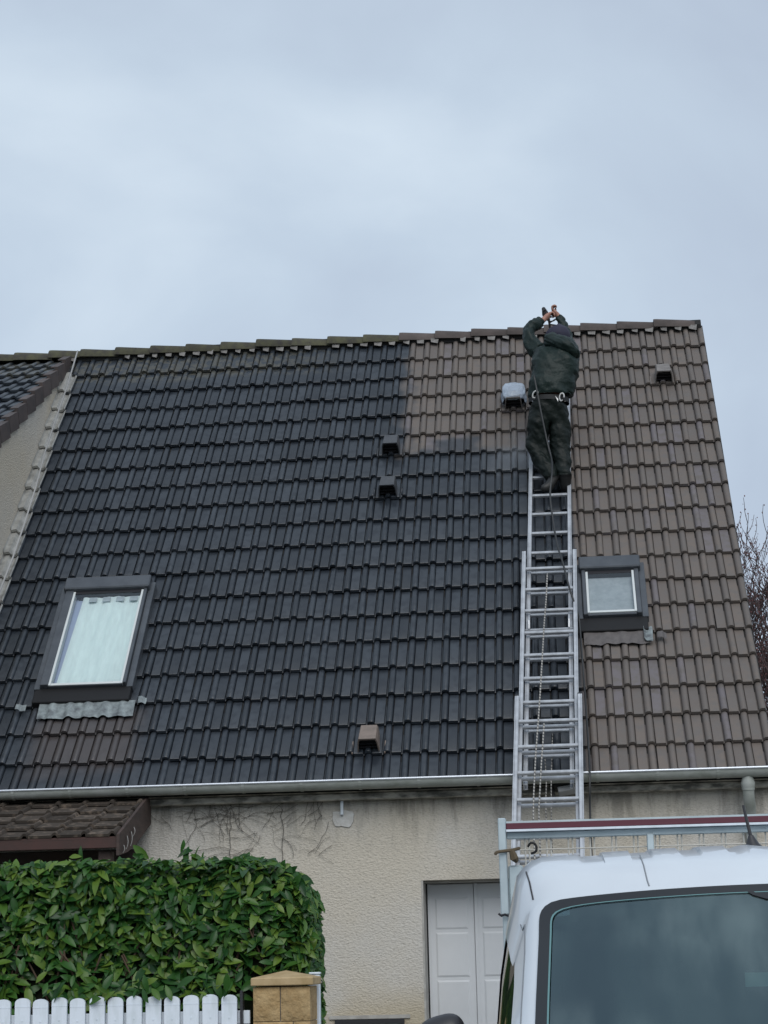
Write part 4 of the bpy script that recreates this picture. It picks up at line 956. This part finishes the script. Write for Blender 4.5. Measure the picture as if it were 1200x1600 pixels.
SIDE = [(.0, 0), (.12, 0), (.30, 0), (.5, 0), (.75, 0), (1.0, 0)]
def side_pt(t, sgn, s_):
    y, z, wt, sb, dr, wb, zb = st_at(t); p = top_pt(t, sgn * 1.0)
    bulge_ = .030 * sin(pi * min(1, s_ * 1.0))
    return V((CX + sgn * (wt + (wb - wt) * s_ + bulge_), p.y, p.z + (zb - p.z) * s_))
def low_pt(t, sgn, s_):
    y, z, wt, sb, dr, wb, zb = st_at(t); p = top_pt(t, sgn)
    return V((CX + sgn * (wb + .02 * sin(pi * s_)), p.y, zb + (.34 - zb) * s_))
rows = []
def ring(t):
    L_ = [low_pt(t, -1, s_) for s_ in (1, .66, .33)] + [side_pt(t, -1, s_) for s_ in (1, .8, .6, .4, .22, .08)]
    Tp = [top_pt(t, a) + V((0, 0, ribz(t, a))) for a in AF]
    R_ = [side_pt(t, 1, s_) for s_ in (.08, .22, .4, .6, .8, 1)] + [low_pt(t, 1, s_) for s_ in (.33, .66, 1)]
    return L_ + Tp + R_
rings = [ring(t) for t in TT]; k = len(rings[0]); base = 9
vs = [p for r_ in rings for p in r_]; fs = []
def wind_hole(ti, ai):
    t = (TT[ti] + TT[ti + 1]) / 2
    if 6.0 < t < 10.0 and base <= ai < base + len(AF) - 1:
        a = (AF[ai - base] + AF[ai - base + 1]) / 2
        if (t > 9.4 or t < 6.6) and abs(a) > .84: return False
        return abs(a) < .93
    return False
def side_hole(ti, ai):                                # openings of the side windows
    t = (TT[ti] + TT[ti + 1]) / 2
    if 6.5 < t < 15.0 and (ai in (4, 5, 6) or ai in (k - 6, k - 7, k - 8)): return True
    return False
for i in range(len(TT) - 1):
    for j in range(k - 1):
        if wind_hole(i, j) or side_hole(i, j): continue
        fs.append((i * k + j, i * k + j + 1, (i + 1) * k + j + 1, (i + 1) * k + j))
fs.append(tuple(range(k))[::-1]); fs.append(tuple((len(TT) - 1) * k + j for j in range(k)))
bodyv.add(vs, fs)
me = bodyv.mesh('cab_body', 32, []); cab = link('cab_body', me, m_white, van)
lin = MB(); cc = V((CX, 5.5, 1.2))
lin.add([p + (cc - p).normalized() * .03 for p in vs], [f for f in fs[:-2]] + fs[-2:]); lin.build('cabin_shell', mat('cabin_lining_dark', (.018, .021, .022), .85), van, fix=False)
# windscreen: glass inside a black printed border, both following the curve of the front
def screen(mb, A, t0, t1, n_, off, A2=None, t02=None, t12=None):
    M_ = 44; out = []
    def loop(A, t0, t1):
        pts = []
        for q in range(M_ * 4):
            th_ = 2 * pi * q / (M_ * 4); c_, s_ = cos(th_), sin(th_)
            den = (abs(c_) ** n_ + abs(s_) ** n_) ** (1 / n_)
            pts.append((A * c_ / den, (t0 + t1) / 2 + (t1 - t0) / 2 * s_ / den))
        return pts
    o_ = loop(A, t0, t1)
    if A2 is not None:
        i_ = loop(A2, t02, t12); K = len(o_)
        mb.add([top_pt(t, a, off) for a, t in o_] + [top_pt(t, a, off) for a, t in i_], [(q, (q + 1) % K, K + (q + 1) % K, K + q) for q in range(K)])
    else:
        K = len(o_); rings_ = [1, .93, .8, .6, .35]
        vs_ = []; cm = (0, (t0 + t1) / 2)
        for s_ in rings_: vs_ += [top_pt(cm[1] + (t - cm[1]) * s_, a * s_, off) for a, t in o_]
        vs_.append(top_pt(cm[1], 0, off)); f_ = []
        for g_ in range(len(rings_) - 1): f_ += [(g_ * K + q, g_ * K + (q + 1) % K, (g_ + 1) * K + (q + 1) % K, (g_ + 1) * K + q) for q in range(K)]
        g_ = len(rings_) - 1; f_ += [(g_ * K + q, g_ * K + (q + 1) % K, len(vs_) - 1) for q in range(K)]
        mb.add(vs_, f_)
    return mb
fm = screen(MB(), .962, 6.05, 10.06, 13, .005, .916, 6.25, 9.76); fr_ = fm.build('windscreen_border', m_frit, van, smooth=60, fix=False)
gm = screen(MB(), .926, 6.22, 9.80, 13, .0035); wsg = gm.build('windscreen', m_wscr, van, smooth=60, fix=False)
edge = screen(MB(), .918, 6.24, 9.768, 13, .0075, .911, 6.27, 9.742); edge.build('windscreen_edge', mat('teal_glass_edge', (.12, .24, .25), .3), van, smooth=60, fix=False)
mt = MB(); mt.add([top_pt(9.80, -.16, .008), top_pt(9.80, .16, .008), top_pt(9.64, .135, .008), top_pt(9.52, .085, .008), top_pt(9.52, -.085, .008), top_pt(9.66, -.135, .008)], [(0, 1, 2, 3, 4, 5)]); mt.build('mirror_patch', m_frit, van, fix=False)
# cabin behind the glass
MB().box(CX - .60, CX + .60, 6.25, 6.28, .5, 1.70).box(CX - .62, CX + .62, 4.95, 5.35, .80, 1.02).build('cabin_lining', mat('cabin_grey', (.030, .036, .038), .8), van)
for x_ in (-.34, .34):
    st_ = MB().box(CX + x_ - .22, CX + x_ + .22, 5.95, 6.10, .7, 1.32, mat=None); se = st_.build('seat', m_plast, van, bevel=.04)
    MB().box(CX + x_ - .11, CX + x_ + .11, 5.97, 6.06, 1.36, 1.54).build('headrest', m_plast, se, bevel=.03)
rv = MB().box(-.105, .105, -.012, .012, -.032, .032, mat=Matrix.Translation((CX - .02, 5.30, 1.475)) @ Matrix.Rotation(radians(-12), 4, 'Z')); rvo = rv.build('inner_mirror', m_plast, van, bevel=.010)
MB().box(-.098, .0, -.0145, -.0125, -.010, .026, mat=Matrix.Translation((CX - .02, 5.30, 1.475)) @ Matrix.Rotation(radians(-12), 4, 'Z')).build('mint_patch', mat('pale_mint_patch', (.45, .62, .56), .4), rvo)  # small pale mint patch on the mirror face
m_seam = mat('grey_panel_seam', (.20, .22, .24), .6)
# side glass
for sgn, nm in ((-1, 'side_window'), (1, 'side_window')):
    mb = MB(); rngs = [t for t in TT if 6.5 <= t <= 15.0]
    def sp(t, s_):
        p = side_pt(t, sgn, s_); return p + V((-sgn * .010, 0, 0))
    ss_ = [.20, .4, .6, .8, .9, 1.0]
    vs_ = [sp(t, s_) for t in rngs for s_ in ss_]; n_ = len(ss_)
    mb.add(vs_, [(i * n_ + j, i * n_ + j + 1, (i + 1) * n_ + j + 1, (i + 1) * n_ + j) for i in range(len(rngs) - 1) for j in range(n_ - 1)])
    mb.build(nm, mat('dark_side_glass', (.006, .008, .010), .06, spec=.3), van, smooth=60, fix=False)
for sgn in (-1, 1):                                   # black gutter seam from pillar to roof rail
    MB().tube([side_pt(t, sgn, .06) + V((sgn * .001, 0, 0)) for t in TT if 6.5 <= t <= 11], .0022, 5).build('door_seam', m_seam, van)
    MB().tube([top_pt(t, sgn * .52) + V((0, -.0005, 0)) for t in TT if 10.4 <= t <= 13.0], .0022, 5).build('roof_seam', m_seam, van)
    MB().tube([top_pt(t, sgn * .965) + V((0, -.001, .0)) for t in TT if 10.8 <= t <= 13.0], .0025, 5).build('roof_seam', m_plast, van)
# door mirrors
for sgn, loc in ((-1, (-.372, 5.34, 1.29)), (1, (2 * CX + .372, 5.34, 1.29))):
    mo = bmesh.new(); bmesh.ops.create_icosphere(mo, subdivisions=4, radius=1)
    for v in mo.verts:
        p = v.co; q = V((math.copysign(abs(p.x) ** .7, p.x), p.y, math.copysign(abs(p.z) ** .62, p.z)))
        v.co = V(loc) + V((q.x * .075, q.y * .055, q.z * .118 + .018 * q.x * -sgn))
    mm = bpy.data.meshes.new('door_mirror'); mo.to_mesh(mm); mo.free(); mm.polygons.foreach_set('use_smooth', [True] * len(mm.polygons))
    o = link('door_mirror', mm, m_plast, van)
    MB().tube([(loc[0] - sgn * .05, loc[1], 1.20), (loc[0] - sgn * .14, loc[1] + .05, 1.14)], .025, 8).build('mirror_arm', m_plast, o)
# aerial
ax_, ay_, az_ = .519, 5.74, 1.832
an = MB(); an.tube([(ax_, ay_, az_ - .004), (ax_ , ay_, az_ + .006), (ax_ - .003, ay_ - .001, az_ + .022), (ax_ - .006, ay_, az_ + .048)], [.0375, .034, .020, .0075], 16)
ano = an.build('aerial_base', m_plast, van, smooth=50)
MB().tube([(ax_ - .006, ay_, az_ + .045), (ax_ - .016, ay_, az_ + .10), (ax_ - .022, ay_, az_ + .135)], [.0055, .0045, .0035], 8).build('aerial_rod', m_plast, ano, smooth=50)
# ladder rack behind the cab
RY = 6.8
rk = MB().box(-.25, -.223, RY - .03, RY + .03, 1.697, 2.022).build('rack_post', m_rack, van, bevel=.003)
MB().box(-.245, -.226, RY - .024, RY + .024, .60, 1.6965).build('rack_post', m_rack, van, bevel=.003)
MB().box(-.221, -.17, RY - .012, RY + .022, .60, 1.862).build('rack_post', m_rack, van, bevel=.006)
MB().tube([V((-.257, RY - .036, 1.700)), V((-.248, RY - .040, 1.693)), V((-.236, RY - .040, 1.697)), V((-.225, RY - .040, 1.692)), V((-.216, RY - .036, 1.699))], .0045, 6).build('post_clip', m_plast, van)
for x_ in (.256, .80, 1.31): MB().box(x_, x_ + .024, RY - .015, RY + .015, .60, 1.957).build('rack_post', m_rack, van, bevel=.003)
MB().box(-.222, 1.334, RY - .028, RY + .028, 1.983, 2.004).build('rack_rail', m_maroon, van, bevel=.002)
MB().box(-.222, 1.334, RY - .020, RY + .03, 2.0045, 2.011).build('rail_lip', m_rack, van)
MB().box(-.222, 1.334, RY - .034, RY + .02, 1.975, 1.9825).build('rail_lip', m_fence, van)
MB().box(-.222, 1.334, RY + .0, RY + .03, 1.952, 1.9745).build('rear_rail', m_rack, van, bevel=.002)
ms = MB(); x_ = -.16
while x_ < 1.32:
    ms.tube([(x_, RY + .02, 1.3), (x_, RY + .02, 1.9745)], .003, 5); ms.tube([(x_ + .014, RY + .022, 1.3), (x_ + .014, RY + .022, 1.9745)], .003, 5); x_ += .0745
for z_ in (1.957, 1.915, 1.84, 1.76, 1.68): ms.tube([(-.222, RY + .017, z_), (1.33, RY + .017, z_)], .0022, 5)
ms.build('rack_mesh', m_wire, van)
MB().box(-.28, 1.39, 6.9, 9.3, .62, .68).box(-.28, -.26, 6.9, 9.3, .681, .95).box(1.37, 1.39, 6.9, 9.3, .681, .95).box(-.258, 1.368, 9.28, 9.3, .681, .95).build('flatbed', m_rack, van, bevel=.004)
MB().box(CX - .35, CX + .35, 3.9, 9.2, .34, .60).build('chassis', m_black, van, bevel=.01)
for x_, y_ in ((-.16, 4.3), (1.27, 4.3), (-.16, 8.3), (1.27, 8.3)):
    wb = MB().tube([(x_ - .09, y_, .32), (x_ - .07, y_, .32), (x_ + .07, y_, .32), (x_ + .09, y_, .32)], [.27, .32, .32, .27], 28); wo_ = wb.build('wheel', m_black, van, smooth=40)
    MB().tube([(x_ - .095, y_, .32), (x_ + .095, y_, .32)], .19, 20).build('rim', m_rack, wo_, smooth=40)
for sgn in (-1, 1):
    MB().grid(lambda u, v: top_pt(1.5 + 1.5 * v, sgn * (.55 + .38 * u), .006), 6, 6).build('headlight', mat('headlight_lens', (.5, .52, .53), .1), van, smooth=60, fix=False)
# bungee straps hooked on the rack
tag(MB().tube(smooth_pts([V((-.262, RY - .045, 1.898)), V((-.258, RY - .048, 1.906)), V((-.235, RY - .046, 1.909)), V((-.20, RY - .03, 1.913)), V((-.18, RY, 1.920))]), .0055, 6).tube([(-.205, RY - .035, 1.910), (-.198, RY - .03, 1.885), (-.19, RY - .02, 1.875)], [.010, .015, .008], 6).build('bungee_strap', mat('brown_bungee', (.10, .075, .045), .8)), 'short brown strap wound round the left rack post', 'strap')
tag(MB().tube(smooth_pts([V((-.150, RY - .03, 1.922)), V((-.141, RY - .032, 1.936)), V((-.127, RY - .032, 1.934)), V((-.119, RY - .032, 1.920)), V((-.123, RY - .032, 1.903)), V((-.140, RY - .03, 1.899))]), .0042, 6).build('bungee_hook', m_black), 'black curled bungee hook hanging in the rack mesh above the cab roof', 'hook')

# ================================================================== BARE TREE behind the house
rng = random.Random(21)
tr = thing('bare_tree', 'bare twiggy tree with reddish buds beyond the right edge of roof', 'tree', (3.75, 26, 0))
trunk, twig, bud = MB(), MB(), MB()
def grow(p, d, L_, r_, dep):
    n_ = 4; pts = [p]; q = p.copy(); dd = d.copy(); rad = [r_]
    for i in range(n_):
        dd = (dd + V((rng.uniform(-.22, .22), rng.uniform(-.22, .22), rng.uniform(-.10, .20)))).normalized(); q = q + dd * L_ / n_; pts.append(q.copy()); rad.append(r_ * (1 - .45 * (i + 1) / n_))
    (trunk if dep < 3 else twig).tube(pts, rad, 6 if dep < 3 else 4, cap=False)
    if dep >= 5:
        for b_ in pts[1:]:
            if rng.random() < .8:
                c = b_ + V((rng.uniform(-.02, .02), rng.uniform(-.02, .02), rng.uniform(-.01, .03))); s_ = rng.uniform(.005, .010)
                bud.add([c + V((s_, 0, 0)), c + V((-s_, 0, 0)), c + V((0, s_, 0)), c + V((0, -s_, 0)), c + V((0, 0, s_ * 1.6)), c + V((0, 0, -s_ * 1.6))], [(0, 2, 4), (2, 1, 4), (1, 3, 4), (3, 0, 4), (2, 0, 5), (1, 2, 5), (3, 1, 5), (0, 3, 5)])
    if dep >= 6: return
    nb_ = (5, 4, 4, 4, 3, 3)[dep]
    for i in range(nb_ + (rng.random() < .4)):
        j = rng.randint(1, n_) if dep > 0 else rng.randint(2, n_)
        a = V((rng.uniform(-1, 1), rng.uniform(-1, 1), rng.uniform(-.15, 1.0))).normalized()
        nd = (dd * .75 + a * .8).normalized()
        grow(pts[j], nd, L_ * rng.uniform(.60, .78), max(rad[j] * .64, .0058), dep + 1)
grow(V((3.75, 26, 0)), V((-.02, 0, 1)), 2.62, .12, 0)
trunk.build('trunk', m_bark, tr, smooth=60, fix=False); twig.build('twigs', m_twig, tr, fix=False)['kind'] = 'stuff'; bud.build('buds', m_bud, tr, fix=False)['kind'] = 'stuff'
# garden shrub past the right corner of the house
sb = thing('bare_shrub', 'brown leafless shrub behind the downspout at right corner of house', 'shrub', (2.1, 17.2, 0))
st_ = MB(); bd = MB()
for i in range(420):
    x_, y_ = rng.uniform(1.72, 2.9), rng.uniform(16.6, 18.0); h_ = rng.uniform(1.5, 3.6); pts = [V((x_, y_, rng.uniform(0, 1.6)))]
    dd = V((rng.uniform(-.3, .3), rng.uniform(-.3, .3), 1)).normalized()
    for q in range(5): dd = (dd + V((rng.uniform(-.3, .3), rng.uniform(-.3, .3), .1))).normalized(); pts.append(pts[-1] + dd * h_ / 6)
    if max(p.z for p in pts) > 3.75: continue
    st_.tube(pts, [.009, .008, .007, .006, .005, .003], 4, cap=False)
    for p in pts[2:]:
        for z in range(3):
            c = p + V((rng.uniform(-.05, .05), rng.uniform(-.05, .05), rng.uniform(-.05, .05))); a = V((rng.uniform(-1, 1), rng.uniform(-1, 1), rng.uniform(-1, 1))).normalized() * .028; b_ = a.orthogonal().normalized() * .014
            bd.add([c - a, c + b_, c + a, c - b_], [(0, 1, 2, 3)])
st_.build('stems', m_twig, sb, fix=False)['kind'] = 'stuff'; bd.build('dead_leaves', mat('dead_leaf', (.11, .075, .05), .9, rand=.4), sb, fix=False)['kind'] = 'stuff'

# drifting spray between the gun and the freshly coated tiles
mm = bpy.data.materials.new('spray_mist'); mm.use_nodes = True; t = mm.node_tree; t.nodes.clear()
tcd = N(t, 'ShaderNodeTexCoord'); vl = N(t, 'ShaderNodeVectorMath'); vl.operation = 'LENGTH'; t.links.new(tcd.outputs['Object'], vl.inputs[0])
nn_ = N(t, 'ShaderNodeTexNoise'); nn_.inputs['Scale'].default_value = 2.2; nn_.inputs['Detail'].default_value = 3; t.links.new(tcd.outputs['Object'], nn_.inputs['Vector'])
dn = math_(t, 'MULTIPLY', math_(t, 'MULTIPLY', sstep(t, vl.outputs['Value'], .1, .98), sstep(t, nn_.outputs[0], .75, .30)), 1.5)
pv = N(t, 'ShaderNodeVolumePrincipled'); pv.inputs['Color'].default_value = (.85, .9, .95, 1); t.links.new(dn, pv.inputs['Density'])
om = N(t, 'ShaderNodeOutputMaterial'); t.links.new(pv.outputs[0], om.inputs['Volume'])
bm = bmesh.new(); bmesh.ops.create_icosphere(bm, subdivisions=3, radius=1); me = bpy.data.meshes.new('spray_mist'); bm.to_mesh(me); bm.free()
o = link('spray_mist', me, mm, None, Matrix.Translation((-.22, 17.95, 6.27)) @ Matrix.Diagonal((.46, .30, .26, 1)))
tag(o, 'thin pale spray mist drifting over the tiles left of the worker', 'mist', kind='stuff')
